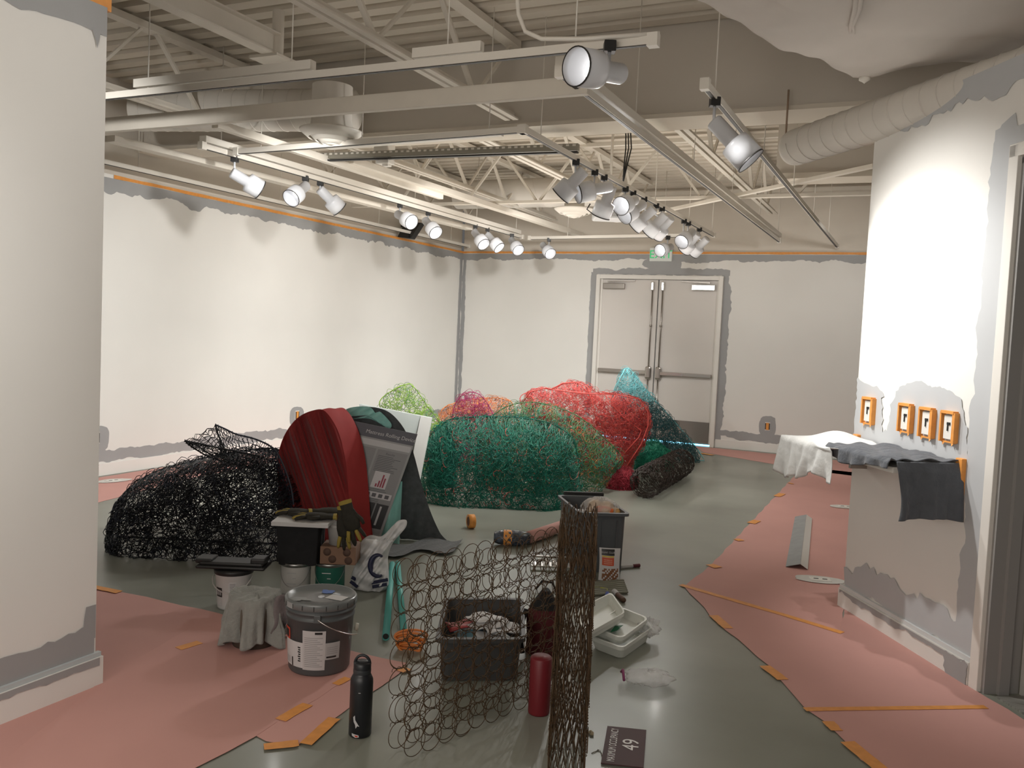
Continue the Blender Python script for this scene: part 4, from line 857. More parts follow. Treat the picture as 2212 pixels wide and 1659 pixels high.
for (a, z_) in ((-.06, .07), (.05, .07), (-.03, .03), (.06, .025)): mb.lathe(cp+VR*a+UP*z_-VF*.0805, -VF, [(.022, 0), (.022, .0006), (0, .0006)], 20)
mb.build('print', mat('carton_ink', (.09, .05, .035), .8), t)
wp = cp+UP*.101; t = thing('small_white_pail', wp, 'small white pail with gloves hanging over it, on the cardboard box', 'pail')
mb = MB(); mb.lathe(wp, UP, [(0, .001), (.066, .001), (.077, .10), (.081, .105), (.081, .115), (.075, .116), (.074, .108), (0, .10)], 36); mb.build('body', CANW, t)
BC = mat('black_cloth', (.012, .012, .013), .95, noise=.3, nscale=20, bump=.2, bscale=40)
sp = RB(fl(646, 1292), .10); sp[2] = .192
t = thing('cloth_draped_stool', sp, 'black cloth draped box standing on the paint cans under the white board', 'stool')
mb = MB()
def dr(u, v):
    th = 2*math.pi*u; c, s_ = math.cos(th), math.sin(th); k = max(abs(c), abs(s_)); w_ = .118*(1-.10*v)+.008*math.sin(th*9)*v+.006*math.sin(th*17+2)*v
    return sp+VR*c/k*w_+VF*s_/k*.09+UP*(.215*(1-v)-.012*v*math.sin(th*5)**2)
mb.grid(dr, 120, 14); mb.box(sp+UP*.208, .22, .17, .012, (VR, VF, UP)); mb.build('cloth', BC, t)
bp = sp+UP*.216+VR*.02; t = thing('display_board', bp+VR*.01, 'square white board lying flat on the black cloth stack, gloves on it', 'board')
mb = MB(); mb.box(bp+UP*.012-VR*.0, .315, .26, .024, (VR, VF, UP)); mb.build('panel', mat('melamine_white', (.52, .51, .50), .5), t, bevel=.002)
GLB = mat('glove_black', (.025, .022, .014), .85, noise=.4, nscale=40); GLY = mat('glove_mustard', (.30, .22, .04), .8)
def glove(p, d1, d2, up, label, ms=GLB, curl=.3, s_=1.0):
    d1 = V(*d1)/np.linalg.norm(d1); up = V(*up)/np.linalg.norm(up); d2 = np.cross(up, d1); t = thing('work_glove', p, label, 'glove', 'work gloves on the paint stack')
    mb = MB(); mb.lathe(p-d1*.09*s_, d1, [(.001, 0), (.036, .0), (.034, .05), (.045, .08), (.048, .12), (.042, .16), (.015, .175), (0, .176)], 20); P_ = MB()
    c = p; mb.v = [tuple(np.array(v)-up*((np.array(v)-p)@up)*.55) for v in mb.v]; mb.build('palm', ms, t)
    for i in range(4):
        b = p+d1*.075*s_+d2*(i-1.5)*.020*s_; L = (.065, .08, .075, .058)[i]*s_
        mb = MB(); mb.tube([b, b+d1*L*.4+d2*(i-1.5)*.006, b+d1*L*.8+d2*(i-1.5)*.01-up*curl*.02, b+d1*L-up*curl*.04+d2*(i-1.5)*.012], [.0115, .011, .010, .007], 8); mb.build('finger', GLY if i % 2 == 0 else ms, t)
    b = p+d2*.035*s_; mb = MB(); mb.tube([b, b+d1*.03+d2*.022, b+d1*.06+d2*.028], [.013, .012, .008], 8); mb.build('thumb', ms, t)
    mb = MB(); mb.lathe(p-d1*.095*s_, d1, [(.037, 0), (.038, .012), (.036, .02)], 20); mb.v = [tuple(np.array(v)-up*((np.array(v)-p)@up)*.55) for v in mb.v]; mb.build('cuff', GLY, t)
bt = bp+UP*.024
glove(bt-VR*.03+VF*.05+UP*.02, -VR+VF*.1, VF, UP, 'black work glove with mustard trim lying left on the white board')
glove(bt+VR*.10+VF*.06+UP*.03, VR*.9+VF*.3, VF, UP, 'black work glove lying at the back of the white board')
glove(bt+VR*.09-VF*.03+UP*.02, -VR*.95-VF*.1, VF, UP, 'dark glove lying across the front right edge of the board')
hp = wp+UP*.09+VR*.035-VF*.09
glove(hp+UP*.05, V(0, 0, -1)+VR*.1, VR, -VF, 'black and yellow glove hanging down over the small white pail')
glove(hp+UP*.09+VR*.03-VF*.02, -UP+VR*.35, VR, -VF, 'second hanging glove, fingers towards the red panel')

# ------------------------------------------------------------------ white pail with black tray lid
DW = mat('pail_white', (.62, .61, .60), .4)
p = RB(fl(503, 1322), .1); p[2] = 0; h = .20
t = thing('white_pail', p, 'white plastic pail with black lid behind the grey rag', 'pail')
mb = MB(); mb.lathe(p, UP, [(0, .001), (.080, .001), (.082, .01), (.094, h-.02), (.10, h-.015), (.10, h), (.092, h), (0, h-.004)], 44); mb.build('body', DW, t)
mb = MB(); mb.lathe(p+UP*(h+.0), UP, [(.101, -.012), (.103, 0), (.103, .01), (.09, .014), (0, .012)], 44); mb.build('lid', M_BLK, t)
def cyl_patch(p, r0, a0, a1, z0, z1, m_i, mb, n=10, tap=0.0):
    for i in range(n):
        A0, A1 = a0+(a1-a0)*i/n, a0+(a1-a0)*(i+1)/n
        q = lambda a, z: p+(VR*math.sin(a)-VF*math.cos(a))*(r0+tap*z)+UP*z
        mb.poly([q(A0, z0), q(A1, z0), q(A1, z1), q(A0, z1)], m_i)
mb = MB(); tp_ = .014/.19; cyl_patch(p, .0815, -.95, -.4, .07, .12, 0, mb, tap=.0745); cyl_patch(p, .0825, .05, .45, .10, .155, 1, mb, tap=.0745); cyl_patch(p, .0825, -.85, -.45, .02, .055, 1, mb, tap=.0745)
for i in range(4): cyl_patch(p, .0832, -.88+i*.12, -.82+i*.12, .08, .11, 1, mb, 2, tap=.0745)
for i in range(5): cyl_patch(p, .0835, .1, .4, .112+i*.008, .115+i*.008, 2, mb, 5, tap=.0745)
mb.build('label', [M_BLK, LBL, mat('label_grey_ink', (.2, .2, .2), .6)], t)
mb = MB(); mb.tube([p+(VR*math.sin(a)-VF*math.cos(a))*(.105+.004*math.sin(k))+UP*(h-.03-.07*math.sin(math.pi*k/12)) for k, a in enumerate(np.linspace(-1.5, 1.5, 13))], .003, 6); mb.build('bail_handle', mat('translucent_plastic', (.5, .48, .46), .4), t)
q = p+UP*(h+.014)
t = thing('roller_tray', q, 'black plastic roller tray lying across the white pail', 'tray')
e1, e2 = at(424, 1236, d=depth(q)), at(574, 1214, d=depth(q)); ee = (e2-e1)/np.linalg.norm(e2-e1); ee[2] = 0
mb = MB(); mb.box(q+UP*.012, .37, .16, .018, (ee, np.cross(UP, ee), UP)); mb.box(q+UP*.028-ee*.0, .34, .13, .02, (ee, np.cross(UP, ee), UP)); mb.box(q+UP*.045+ee*.14, .08, .10, .03, (ee, np.cross(UP, ee), UP)); mb.box(q+UP*.038-ee*.15, .09, .11, .025, (ee, np.cross(UP, ee), UP)); mb.build('pan', M_BLK, t, bevel=.008)

# ------------------------------------------------------------------ grey bucket
GB = mat('bucket_grey_plastic', (.085, .092, .095), .38, noise=.08, nscale=5); GL = mat('lid_grey_plastic', (.15, .16, .16), .3)
p = RB(fl(688, 1468), .145); p[2] = .007; h = .315
t = thing('grey_bucket', p, 'large dark grey lidded bucket with white paper labels', 'bucket')
mb = MB(); mb.lathe(p, UP, [(0, .0), (.128, .0), (.134, .008), (.146, h-.075), (.150, h-.074), (.150, h-.066), (.146, h-.064), (.148, h-.045), (.153, h-.044), (.153, h-.036), (.149, h-.034), (.150, h-.01), (0, h-.01)], 64); mb.build('body', GB, t)
mb = MB(); mb.lathe(p, UP, [(.151, h-.026), (.158, h-.024), (.158, h+.004), (.152, h+.012), (.146, h+.010), (.140, h-.004), (.06, h-.006), (.012, h-.004), (0, h-.004)], 64); ld = mb.build('lid', GL, t)
mb = MB()
for i in range(9):
    a = -1.3+i*.33; mb.box(p+(VR*math.sin(a)-VF*math.cos(a))*.1585+UP*(h-.010), .003, .003, .02, (VR, VF, UP))
mb.build('lid_slits', M_BLK, ld)
mb = MB(); mb.lathe(p+UP*(h-.004)+VR*.0, UP, [(.014, 0), (.014, .004), (0, .005)], 20); mb.build('spout_cap', M_LAMP, ld)
c_ = p+UP*(h-.0035)+VR*.07+VF*.0; e1 = VR*.9-VF*.35; e1 /= np.linalg.norm(e1); e2 = np.cross(UP, e1)
mb = MB(); mb.box(c_, .085, .06, .001, (e1, e2, UP)); mb.build('paper_label', LBL, ld)
mb = MB(); r_ = 1+smoothnoise(16, .3, 4, 2); mb.poly([p+UP*(h-.0025)+VR*(.015+.03*r_[i]*math.cos(i*.3927))+VF*(.08+.028*r_[i]*math.sin(i*.3927)) for i in range(16)]); mb.build('blue_scribble', mat('blue_marker', (.06, .14, .42), .5), ld)
mb = MB(); r_ = 1+smoothnoise(20, .3, 5, 6)
mb.poly([p+UP*(h-.0025)-VR*(.09-.045*r_[i]*math.cos(i*.314))-VF*(.045+.03*r_[i]*math.sin(i*.314)) for i in range(20)]); cyl_patch(p, .1588, -.95, -.62, h-.022, h+.002, 0, mb, 6); mb.build('paint_smear', mat('dried_paint', (.30, .31, .31), .6), ld)
TPb = .012/.24
mb = MB(); cyl_patch(p, .1350, -1.35, .05, .035, .148, 0, mb, 16, tap=.055); cyl_patch(p, .1358, -.32, .38, .03, .205, 1, mb, 12, tap=.055); cyl_patch(p, .1354, .38, .85, .075, .15, 2, mb, 8, tap=.055)
mb.build('paper_label', [LBL, mat('label_paper', (.50, .48, .48), .6), mat('label_paper_grey', (.40, .39, .39), .6)], t)
mb = MB()
for i in range(16): cyl_patch(p, .1364, -.26, .30-.08*(i % 3), .045+i*.0085, .048+i*.0085, 0, mb, 6, tap=.055)
cyl_patch(p, .1366, .06, .28, .19, .2, 1, mb, 4, tap=.055)
for i in range(4): cyl_patch(p, .1360, .43, .78, .10+i*.009, .103+i*.009, 0, mb, 6, tap=.055)
cyl_patch(p, .1360, .42, .74, .082, .09, 1, mb, 6, tap=.055)
for i in range(7): cyl_patch(p, .1358, -.50+.02*(i % 2), -.40, .062+i*.010, .068+i*.010, 1, mb, 3, tap=.055)
cyl_patch(p, .1357, -.78, -.72, .036, .075, 1, mb, 2, tap=.055)
for i in range(5): cyl_patch(p, .1357, -1.2, -.86, .045+i*.006, .047+i*.006, 0, mb, 5, tap=.055)
mb.build('label_print', [mat('label_faint_ink', (.30, .29, .29), .6), M_BLK], t)
mb = MB(); cyl_patch(p, .1356, -1.3, -.86, .148, .20, 0, mb, 6, tap=.055); cyl_patch(p, .1364, -1.28, -.93, .156, .19, 1, mb, 6, tap=.055); mb.build('logo_patch', [mat('logo_red', (.55, .06, .03), .5), M_BLK], t)
mb = MB(); hz = h-.055; pts = []
for k in range(15):
    a = .12+(1.72-.12)*k/14; rr = .158+.03*math.sin(math.pi*k/14); pts.append(p+(VR*math.sin(a)-VF*math.cos(a))*rr+UP*(hz-.10*math.sin(math.pi*.5*k/14)))
mb.tube(pts, .0022, 6); mb.build('wire_handle', M_METALB, t)
mb = MB(); mb.tube([pts[-1], pts[-1]+UP*.03+VR*.004], .009, 8); mb.build('handle_grip', mat('grip_white', (.5, .48, .4), .5), t)
mb = MB(); mb.box(p+(VR*math.sin(.12)-VF*math.cos(.12))*.152+UP*hz, .03, .012, .035, (VR, VF, UP)); mb.build('handle_lug', GB, t, bevel=.003)

# ------------------------------------------------------------------ rag over a bucket
RAG = mat('grey_rag', (.31, .315, .29), .95, noise=.25, nscale=14, bump=.4, bscale=70, sheen=.2)
p = RB(fl(548, 1412), .13); p[2] = .006
t = thing('rag_covered_bucket', p, 'small bucket hidden under a torn paint-stained grey rag', 'bucket')
mb = MB(); mb.lathe(p, UP, [(0, 0), (.098, 0), (.112, .225), (0, .225)], 32); mb.build('bucket_body', mat('bucket_dark', (.10, .08, .06), .6), t)
def rag(u, v):
    th = 2*math.pi*u
    if v < .38:
        k = v/.38; r = .118*k; z = .243+.008*math.sin(th*2+1)*k+.012*math.exp(-((k-.5)/.3)**2)*math.sin(th*3)
    else:
        k = (v-.38)/.62; hem = .232*(.93+.06*math.sin(th*2+.6)+.06*math.sin(th*5+1)); r = .120+.018*k+(.026*math.sin(th*6+.5+.8*k)+.016*math.sin(th*11+2)+.008*math.sin(th*19))*min(1, k*1.5); z = .243-k*hem-.006
    z += .003*math.sin(th*13+v*25)
    return p+V(math.cos(th)*r, math.sin(th)*r, max(z, .004))
mb = MB(); mb.grid(rag, 170, 44); mb.build('rag', RAG, t, solid=.003)
pp2 = p+VR*.105-VF*.03
def rag2(u, v): return pp2+VR*(.07*u-.01*math.sin(v*7))-VF*(.02+.025*math.sin(u*5+v*2)*(.4+v))+UP*(.235-.21*v*(.75+.25*math.sin(u*4))+.02*math.sin(u*3.1))
mb = MB(); mb.grid(rag2, 24, 30); mb.build('rag_corner', mat('rag_mauve', (.20, .17, .17), .95, noise=.2, nscale=14, bump=.3, bscale=60), t, solid=.003)

# ------------------------------------------------------------------ white plastic bag with letter
BAGM = mat('white_film_bag', (.60, .60, .60), .4, noise=.05, nscale=8, bump=.15, bscale=16); NAVY = mat('navy_print', (.012, .014, .045), .5)
pb = RB(fl(808, 1283), .08); pb[2] = 0; Db = depth(pb)
t = thing('plastic_bag', pb, 'white plastic shopping bag with a big dark letter C', 'bag')
bag = [(762, 1275), (757, 1250), (765, 1222), (770, 1190), (782, 1168), (800, 1156), (825, 1158), (848, 1136), (862, 1124), (878, 1124), (876, 1140), (858, 1160), (846, 1178), (838, 1205), (840, 1240), (838, 1270), (820, 1288), (790, 1286)]
cb = np.array((802., 1225.))
def bagf(sg):
    def f_(u, v):
        q = crv(bag+[bag[0]], u); p = cb+(q-cb)*v; bul = .085*math.sqrt(max(0, 1-v*v))*(1 if p[1] > 1165 else .3)
        wr_ = .010*math.sin(p[0]*.21+p[1]*.09)+.008*math.sin(p[0]*.1-p[1]*.23)+.005*math.sin(p[0]*.5+p[1]*.4)
        r_ = at(p[0], p[1], d=Db+sg*bul+wr_*min(1, (1-v)*5+.1)); r_[2] = max(r_[2], .003); return r_
    return f_
mb = MB(); mb.grid(bagf(-1), 110, 34); mb.grid(bagf(1), 60, 12); mb.build('film', BAGM, t)
mb = MB(); arc = [at(817+17*math.cos(a), 1222+23*math.sin(a), d=Db-.088) for a in np.linspace(-1.0, -5.2, 22)]
mb.tube(arc, [.006+.010*math.sin(math.pi*i/21) for i in range(22)], 8); mb.v = [tuple(np.array(v)) for v in mb.v]; mb.build('printed_letter', NAVY, t)
mb = MB()
for (x0, y0, x1, y1) in ((802, 1259, 838, 1252), (804, 1268, 836, 1262), (757, 1256, 772, 1268), (760, 1247, 768, 1252)): mb.bar(at(x0, y0, d=Db-.078), at(x1, y1, d=Db-.062), .006, .018)
mb.build('small_print', NAVY, t)

# ------------------------------------------------------------------ teal pipes, bottle
TPI = mat('aqua_tube', (.10, .42, .38), .5)
def lying(name, a, b, r, m_, label, cat, group=None, capm=None):
    A, B = fl(*a)+UP*(r+.002), fl(*b)+UP*(r+.002); t = thing(name, (A+B)/2*V(1, 1, 0), label, cat, group); mb = MB()
    n = 24; L = np.linalg.norm(B-A); mb.lathe(A, B-A, [(r*.8, .01), (r, 0), (r, L), (r*.8, L), (r*.8, L-.01)], n); mb.build('tube', m_, t); 
    mb = MB(); mb.lathe(A, B-A, [(r*.8, .012), (0, .012)], n); mb.build('open_end', M_BLK, t); return t
lying('aqua_tube', (833, 1385), (847, 1225), .018, TPI, 'aqua tube lying on the floor nearest the plastic bag', 'tube', 'aqua tubes'); lying('aqua_tube', (872, 1372), (859, 1222), .016, TPI, 'aqua tube lying partly behind the spring mesh edge', 'tube', 'aqua tubes')
p = RB(fl(777, 1598), .044); p[2] = 0
BM = mat('bottle_matte_black', (.012, .013, .016), .4)
t = thing('water_bottle', p, 'matte black water bottle with loop lid and small stickers, near centre foreground', 'bottle')
mb = MB(); mb.lathe(p, UP, [(0, .001), (.039, .001), (.0425, .006), (.0425, .20), (.0415, .215), (.034, .232), (.031, .236), (.031, .24), (0, .24)], 48); mb.build('body', BM, t)
mb = MB(); mb.lathe(p+UP*.238, UP, [(.0325, 0), (.033, .004), (.033, .014), (.0325, .016)], 40); mb.build('collar', mat('collar_grey', (.03, .033, .036), .5), t)
mb = MB(); mb.lathe(p+UP*.254, UP, [(.0325, 0), (.0325, .02), (.028, .026), (.012, .03), (0, .03)], 40); cpn = mb.build('cap', BM, t)
mb = MB(); mb.tube([p+UP*.272+VR*.028*math.cos(a)+UP*.032*math.sin(a) for a in np.linspace(0, math.pi, 15)], .0055, 8); mb.build('carry_loop', BM, cpn)
mb = MB(); c_ = p-VF*.0436-VR*.008+UP*.055
mb.poly([c_+VR*x+UP*z_ for x, z_ in ((-.012, .03), (-.006, .036), (-.004, .018), (.006, .002), (.012, -.006), (.004, -.004), (-.002, -.014), (-.004, 0), (-.010, .012))]); o = mb.build('sticker', LBL, t); o['label'] = 'white leaping animal sticker'
mb = MB(); c_ = p-VF*.0434-VR*.010+UP*.018; mb.poly([c_+VR*x+UP*z_ for x, z_ in ((-.014, .006), (-.004, .002), (.012, -.002), (.013, -.010), (.0, -.012), (-.012, -.004))]); mb.poly([c_+VR*x+UP*z_-VF*.0004 for x, z_ in ((-.004, -.002), (.009, -.004), (.009, -.009), (.0, -.009))], 1); mb.build('sticker', [LBL, mat('logo_red', (.5, .05, .03))], t)
mb = MB(); mb.box(p-VF*.0434+UP*.176+VR*.0, .008, .0006, .002, (VR, VF, UP)); mb.build('highlight_mark', LBL, t)

# ------------------------------------------------------------------ totes and trays
def tub(t, A, B, Cc, h, taper, m_, part='bin', lip=.012, th=.004, floor_z=.002, n=4):
    """A,B,Cc: rim corners (near-left, near-right, far-left)"""
    ex, ey = B-A, Cc-A; cen = A+(ex+ey)/2; lx, ly = np.linalg.norm(ex), np.linalg.norm(ey); ux, uy = ex/lx, ey/ly
    def ring(s_, z, rc=.035):
        out = []; hx, hy = lx/2*s_-(0 if s_ <= 1 else 0), ly/2*s_
        for (sx, sy, a0) in ((1, 1, 0), (-1, 1, .5), (-1, -1, 1), (1, -1, 1.5)):
            for k in range(5):
                a = (a0+k*.125)*math.pi; out.append(cen+ux*(sx*(hx-rc)+rc*math.cos(a))+uy*(sy*(hy-rc)+rc*math.sin(a))+UP*(z-cen[2]))
        return out
    zt = cen[2]; rs = [ring(taper, zt-h), ring(.97, zt-.02), ring(.97, zt-.018), ring(1+lip/lx*2, zt-.018), ring(1+lip/lx*2, zt), ring(.965, zt), ring(.96, zt-.02), ring(taper-.02, zt-h+th)]
    K = 20; vs = [p for r in rs for p in r]; fs = [(l*K+i, l*K+(i+1) % K, (l+1)*K+(i+1) % K, (l+1)*K+i) for l in range(len(rs)-1) for i in range(K)]
    fs.append(tuple(range(K))[::-1]); fs.append(tuple((len(rs)-1)*K+i for i in range(K)))
    mb = MB(); mb.add(vs, fs); mb.build(part, m_, t); return cen, ux, uy, lx, ly
TOT = mat('tote_grey_plastic', (.075, .083, .090), .45); TOT2 = mat('tote_dark_plastic', (.055, .055, .055), .5)
A, B, Cc = at(1252, 1106, z=.40), at(1356, 1109, z=.40), at(1208, 1070, z=.40)
t = thing('storage_tote', ((B+Cc)/2)*V(1, 1, 0), 'tall grey storage tote holding a bread bag, at the right of the clutter', 'storage bin')
cen, ux, uy, lx, ly = tub(t, A, B, Cc, .396, .93, TOT)
mb = MB()
for i in range(3): mb.bar(cen-uy*ly*.482+ux*(i-1)*lx*.3-UP*.05, cen-uy*ly*.466+ux*(i-1)*lx*.29-UP*.36, .008, .012)
mb.build('rib', TOT, t)
LIDT = thing('tote_lid', cen+uy*(ly/2+.05)*1, 'black tote lid standing behind the tall grey tote', 'lid'); mb = MB(); l0 = cen*V(1, 1, 0)+uy*(ly/2+.05)+ux*.03; mb.box(l0+UP*.212, .29, .025, .42, (ux, uy, UP)); mb.build('panel', M_BLK, LIDT, bevel=.008)
# bread bag
BRD = mat('bread_crust', (.60, .36, .12), .55, noise=.2, nscale=14); bc_ = cen-uy*ly*.16+ux*.03
t = thing('bread_bag', bc_-UP*.05, 'clear bag of bread rolls with orange label on top of the tote', 'bread bag')
mb = MB(); mb.box(bc_-UP*.22, lx*.62, ly*.42, .28, (ux, uy, UP)); pk = mb.build('lower_package', mat('package_cream', (.4, .3, .2), .6), t, bevel=.02)
for k, (a, b, z_, r_) in enumerate(((-.06, -.04, -.03, .05), (.02, -.05, -.02, .055), (.09, -.03, -.035, .05), (-.02, .05, .0, .05), (.06, .05, -.01, .05))):
    mb = MB(); mb.lathe(bc_+ux*a+uy*b+UP*(z_-r_*.6), UP, [(0, 0), (r_*.9, .005), (r_, r_*.5), (r_*.85, r_), (r_*.45, r_*1.3), (0, r_*1.38)], 20); mb.build('bread_roll', BRD, t)
mb = MB(); mb.grid(lambda u, v: bc_+ux*(-.06+.12*u)-uy*(.105-.02*math.sin(u*3))+UP*(-.045+.06*v+.01*math.sin(u*4)), 10, 4); mb.build('bag_label', mat('label_orange', (.75, .16, .03), .5), t, solid=.001)
FILM = mat('clear_film', (.9, .9, .9), .12, alpha=.34, bump=.9, bscale=22)
def film_bag(t, c, ex, ey, ez, part='film', seed=0, m_=FILM, amp=.18):
    def f_(u, v):
        th, ph = 2*math.pi*u, math.pi*(v-.5); w_ = 1+amp*(math.sin(th*3+seed)*math.cos(ph*4)+.6*math.sin(th*7+ph*5+seed)+.4*math.sin(th*12-ph*9))
        return c+ex*math.cos(th)*math.cos(ph)*w_+ey*math.sin(th)*math.cos(ph)*w_+ez*math.sin(ph)*w_
    mb = MB(); mb.grid(f_, 48, 22); mb.v = [(x, y, max(z_, .003)) for x, y, z_ in mb.v]; mb.build(part, m_, t)
film_bag(t, bc_-UP*.01, ux*.125, uy*.11, UP*.075, seed=1, amp=.06)
t = thing('red_can', cen-ux*lx*.3-uy*ly*.25, 'red and white tub inside the tall tote, left of the bread', 'can'); c_ = cen-ux*lx*.30-uy*ly*.22-UP*.39
mb = MB(); mb.lathe(c_, UP, [(0, 0), (.04, 0), (.04, .35)], 24); mb.build('body', mat('can_red', (.35, .02, .02), .5), t); mb = MB(); mb.lathe(c_+UP*.35, UP, [(.042, 0), (.042, .02), (0, .02)], 24); mb.build('cap', LBL, t)
A, B, Cc = at(946, 1378, z=.205), at(1130, 1378, z=.205), at(966, 1293, z=.205)
t = thing('storage_tote', ((B+Cc)/2)*V(1, 1, 0), 'low dark grey tote full of white papers behind the wide spring mesh', 'storage bin')
cen, ux, uy, lx, ly = tub(t, A, B, Cc, .20, .9, TOT2)
for k in range(9):
    c_ = cen+ux*rnd.uniform(-.10, .12)+uy*rnd.uniform(-.12, .12)-UP*(.11-.012*k); mb = MB(); a = rnd.uniform(-.5, .5); e1 = ux*math.cos(a)+uy*math.sin(a)+UP*rnd.uniform(-.15, .15); e2 = np.cross(UP, e1)
    mb.grid(lambda u, v: c_+e1*(u-.5)*.16+e2*(v-.5)*.11+UP*.008*math.sin(u*6+v*4+k), 8, 6)
    o = mb.build('packet', [LBL, mat('packet_blue', (.22, .42, .5), .5), mat('packet_red', (.35, .05, .05), .5)][(0, 0, 1, 0, 0, 2, 0, 0, 0)[k]], solid=.006); tag(o, ['crumpled white packet at the bottom of the low tote', 'white packet left in the low tote', 'pale blue packet in the low tote', 'white packet near the front of the low tote', 'white packet in the middle of the low tote', 'red packet at the right in the low tote', 'white packet on the pile in the low tote', 'white packet second from the top of the low tote', 'topmost white packet in the low tote'][k], 'packet', 'packets in the low tote')
WT = mat('tray_white_plastic', (.76, .78, .73), .4)
A, B, Cc = at(1345, 1399, z=.07), at(1411, 1353, z=.07), at(1272, 1372, z=.07); 
t = thing('paint_tray', ((B+Cc)/2)*V(1, 1, 0), 'white plastic tub on the floor, lowest of the trays', 'tray', 'white plastic trays'); c1, *_ = tub(t, A, B, Cc, .068, .86, WT, lip=.006)
A, B, Cc = at(1342, 1378, z=.085), at(1400, 1335, z=.12), at(1280, 1352, z=.10)
t = thing('paint_tray', ((A+B)/2), 'white tray nested in the lowest tub, green paint chip inside', 'tray', 'white plastic trays'); c2, ux, uy, lx, ly = tub(t, A, B, Cc, .045, .9, WT, lip=.006, th=.003)
mb = MB(); mb.poly([at(1318, 1366, z=.085), at(1328, 1352, z=.085), at(1347, 1350, z=.085), at(1333, 1362, z=.085)]); mb.build('green_scrap', mat('scrap_green', (.01, .16, .07), .5), t)
A, B, Cc = at(1268, 1368, z=.16), at(1348, 1330, z=.16), at(1240, 1320, z=.19)
B = A+(at(1350, 1322, z=.15)-A); 
t = thing('paint_tray', (A+Cc)/2, 'white tray tipped on top of the others beside the narrow spring mesh', 'tray', 'white plastic trays'); tub(t, A, B, Cc, .05, .88, WT, lip=.006, th=.003)
t = thing('clear_wrapper', fl(1400, 1375), 'crumpled clear wrapper at the right corner of the trays', 'wrapper'); film_bag(t, at(1402, 1355, z=.07), VR*.05, VF*.05, UP*.04, seed=4, amp=.25)
c_ = fl(1400, 1478)+UP*.03; t = thing('zip_bag', c_*V(1, 1, 0), 'empty clear zip bag with purple seal on the bare floor', 'plastic bag'); film_bag(t, c_, VR*.105, VF*.055, UP*.036, seed=2, amp=.12)
mb = MB(); mb.tube([c_-VR*.115+VF*(.05-.10*i/6)+UP*(.03-.028*abs(i/3-1)+.0) for i in range(7)], .006, 6); mb.build('zip_seal', mat('purple_seal', (.30, .05, .16), .5), t)
# backpack and red cylinder
RBP = mat('backpack_red', (.10, .008, .012), .8, noise=.3, nscale=20, bump=.2, bscale=50)
c_ = RB(fl(1172, 1425), .09); c_[2] = 0
t = thing('backpack', c_, 'dark red and black backpack standing behind the red cylinder', 'backpack')
def bpk(u, v):
    th, k = 2*math.pi*u, v; w_ = .085*(1-.5*max(0, k-.65)/.35*1.6)*(1+.04*math.sin(th*5+k*7)); dpt = .06*(1-.4*max(0, k-.7)/.3)
    return c_+VR*w_*math.cos(th)+VF*dpt*math.sin(th)+UP*(.004+.30*k)
mb = MB(); mb.grid(bpk, 40, 20); mb.poly([bpk(i/40, 1) for i in range(40)]); mb.build('body', RBP, t)
mb = MB(); mb.grid(lambda u, v: bpk(u, .72+.28*v)+(bpk(u, .72+.28*v)-c_)*V(.06, .06, 0)+UP*.004, 40, 8); mb.poly([bpk(i/40, 1)+UP*.006 for i in range(40)]); mb.build('top_flap', mat('backpack_black', (.008, .008, .009), .85), t)
mb = MB(); mb.tube([c_-VR*.05+UP*.31, c_-VR*.02+UP*.35, c_+VR*.03+UP*.345, c_+VR*.05+UP*.30], .006, 6); mb.build('grab_handle', MATS['backpack_black'], t)
mb = MB(); mb.tube([c_-VR*.09-VF*.03+UP*.22, c_-VR*.12-VF*.05+UP*.12, c_-VR*.10-VF*.07+UP*.02], .012, 6); mb.build('strap', MATS['backpack_black'], t)
p = RB(fl(1163, 1550), .045); p[2] = 0; RC = mat('cylinder_red', (.17, .012, .018), .45)
t = thing('red_cylinder', p, 'plain dark red cylinder standing upright beside the narrow spring mesh', 'cylinder')
mb = MB(); mb.lathe(p, UP, [(0, .001), (.042, .001), (.044, .006), (.044, .226), (.041, .232), (0, .233)], 40); mb.build('body', RC, t)
mb = MB(); mb.lathe(p+UP*.2335, UP, [(.038, -.001), (.036, .002), (0, .002)], 40); mb.build('top_disc', RC, t)
# snack bag
p = fl(1314, 1252); p[2] = 0; t = thing('snack_bag', p, 'white snack bag with black and red label leaning on the tall tote', 'snack bag')
def snf(u, v): return p+VR*(u-.5)*.135*(1-.06*math.sin(v*3.1))-VF*(.028*math.sin(math.pi*u)*math.sin(math.pi*(.1+.8*v))+.035*(1-v))+UP*(.004+.20*v)+VR*.0
mb = MB(); mb.grid(snf, 14, 18, mif=lambda u, v: 1 if (v < .38 and .1 < u < .9 and math.sin(u*33+v*9)*math.sin(v*47+u*5) > -.2) else 0); mb.build('pouch', [LBL, mat('snack_window', (.22, .09, .04), .6)], t)
mb = MB()
def lab(u0, u1, v0, v1, mi): mb.grid(lambda u, v: snf(u0+(u1-u0)*u, v0+(v1-v0)*v)-VF*.0015, 6, 3, mi)
lab(.1, .72, .78, .97, 0); lab(.12, .70, .73, .77, 1); lab(.12, .70, .48, .72, 2)
vs, fs = text_mesh('SNAK CLUB', snf(.41, .85)-VF*.003-UP*.0, VR, UP, .0165, 'CENTER'); mb.add(vs, fs, 3)
for i in range(3): lab(.2, .62, .53+i*.055, .55+i*.055, 4)
mb.build('label_print', [M_BLK, mat('label_gold', (.6, .42, .05)), mat('label_red', (.55, .08, .03)), LBL, mat('label_pale', (.6, .35, .25))], t)
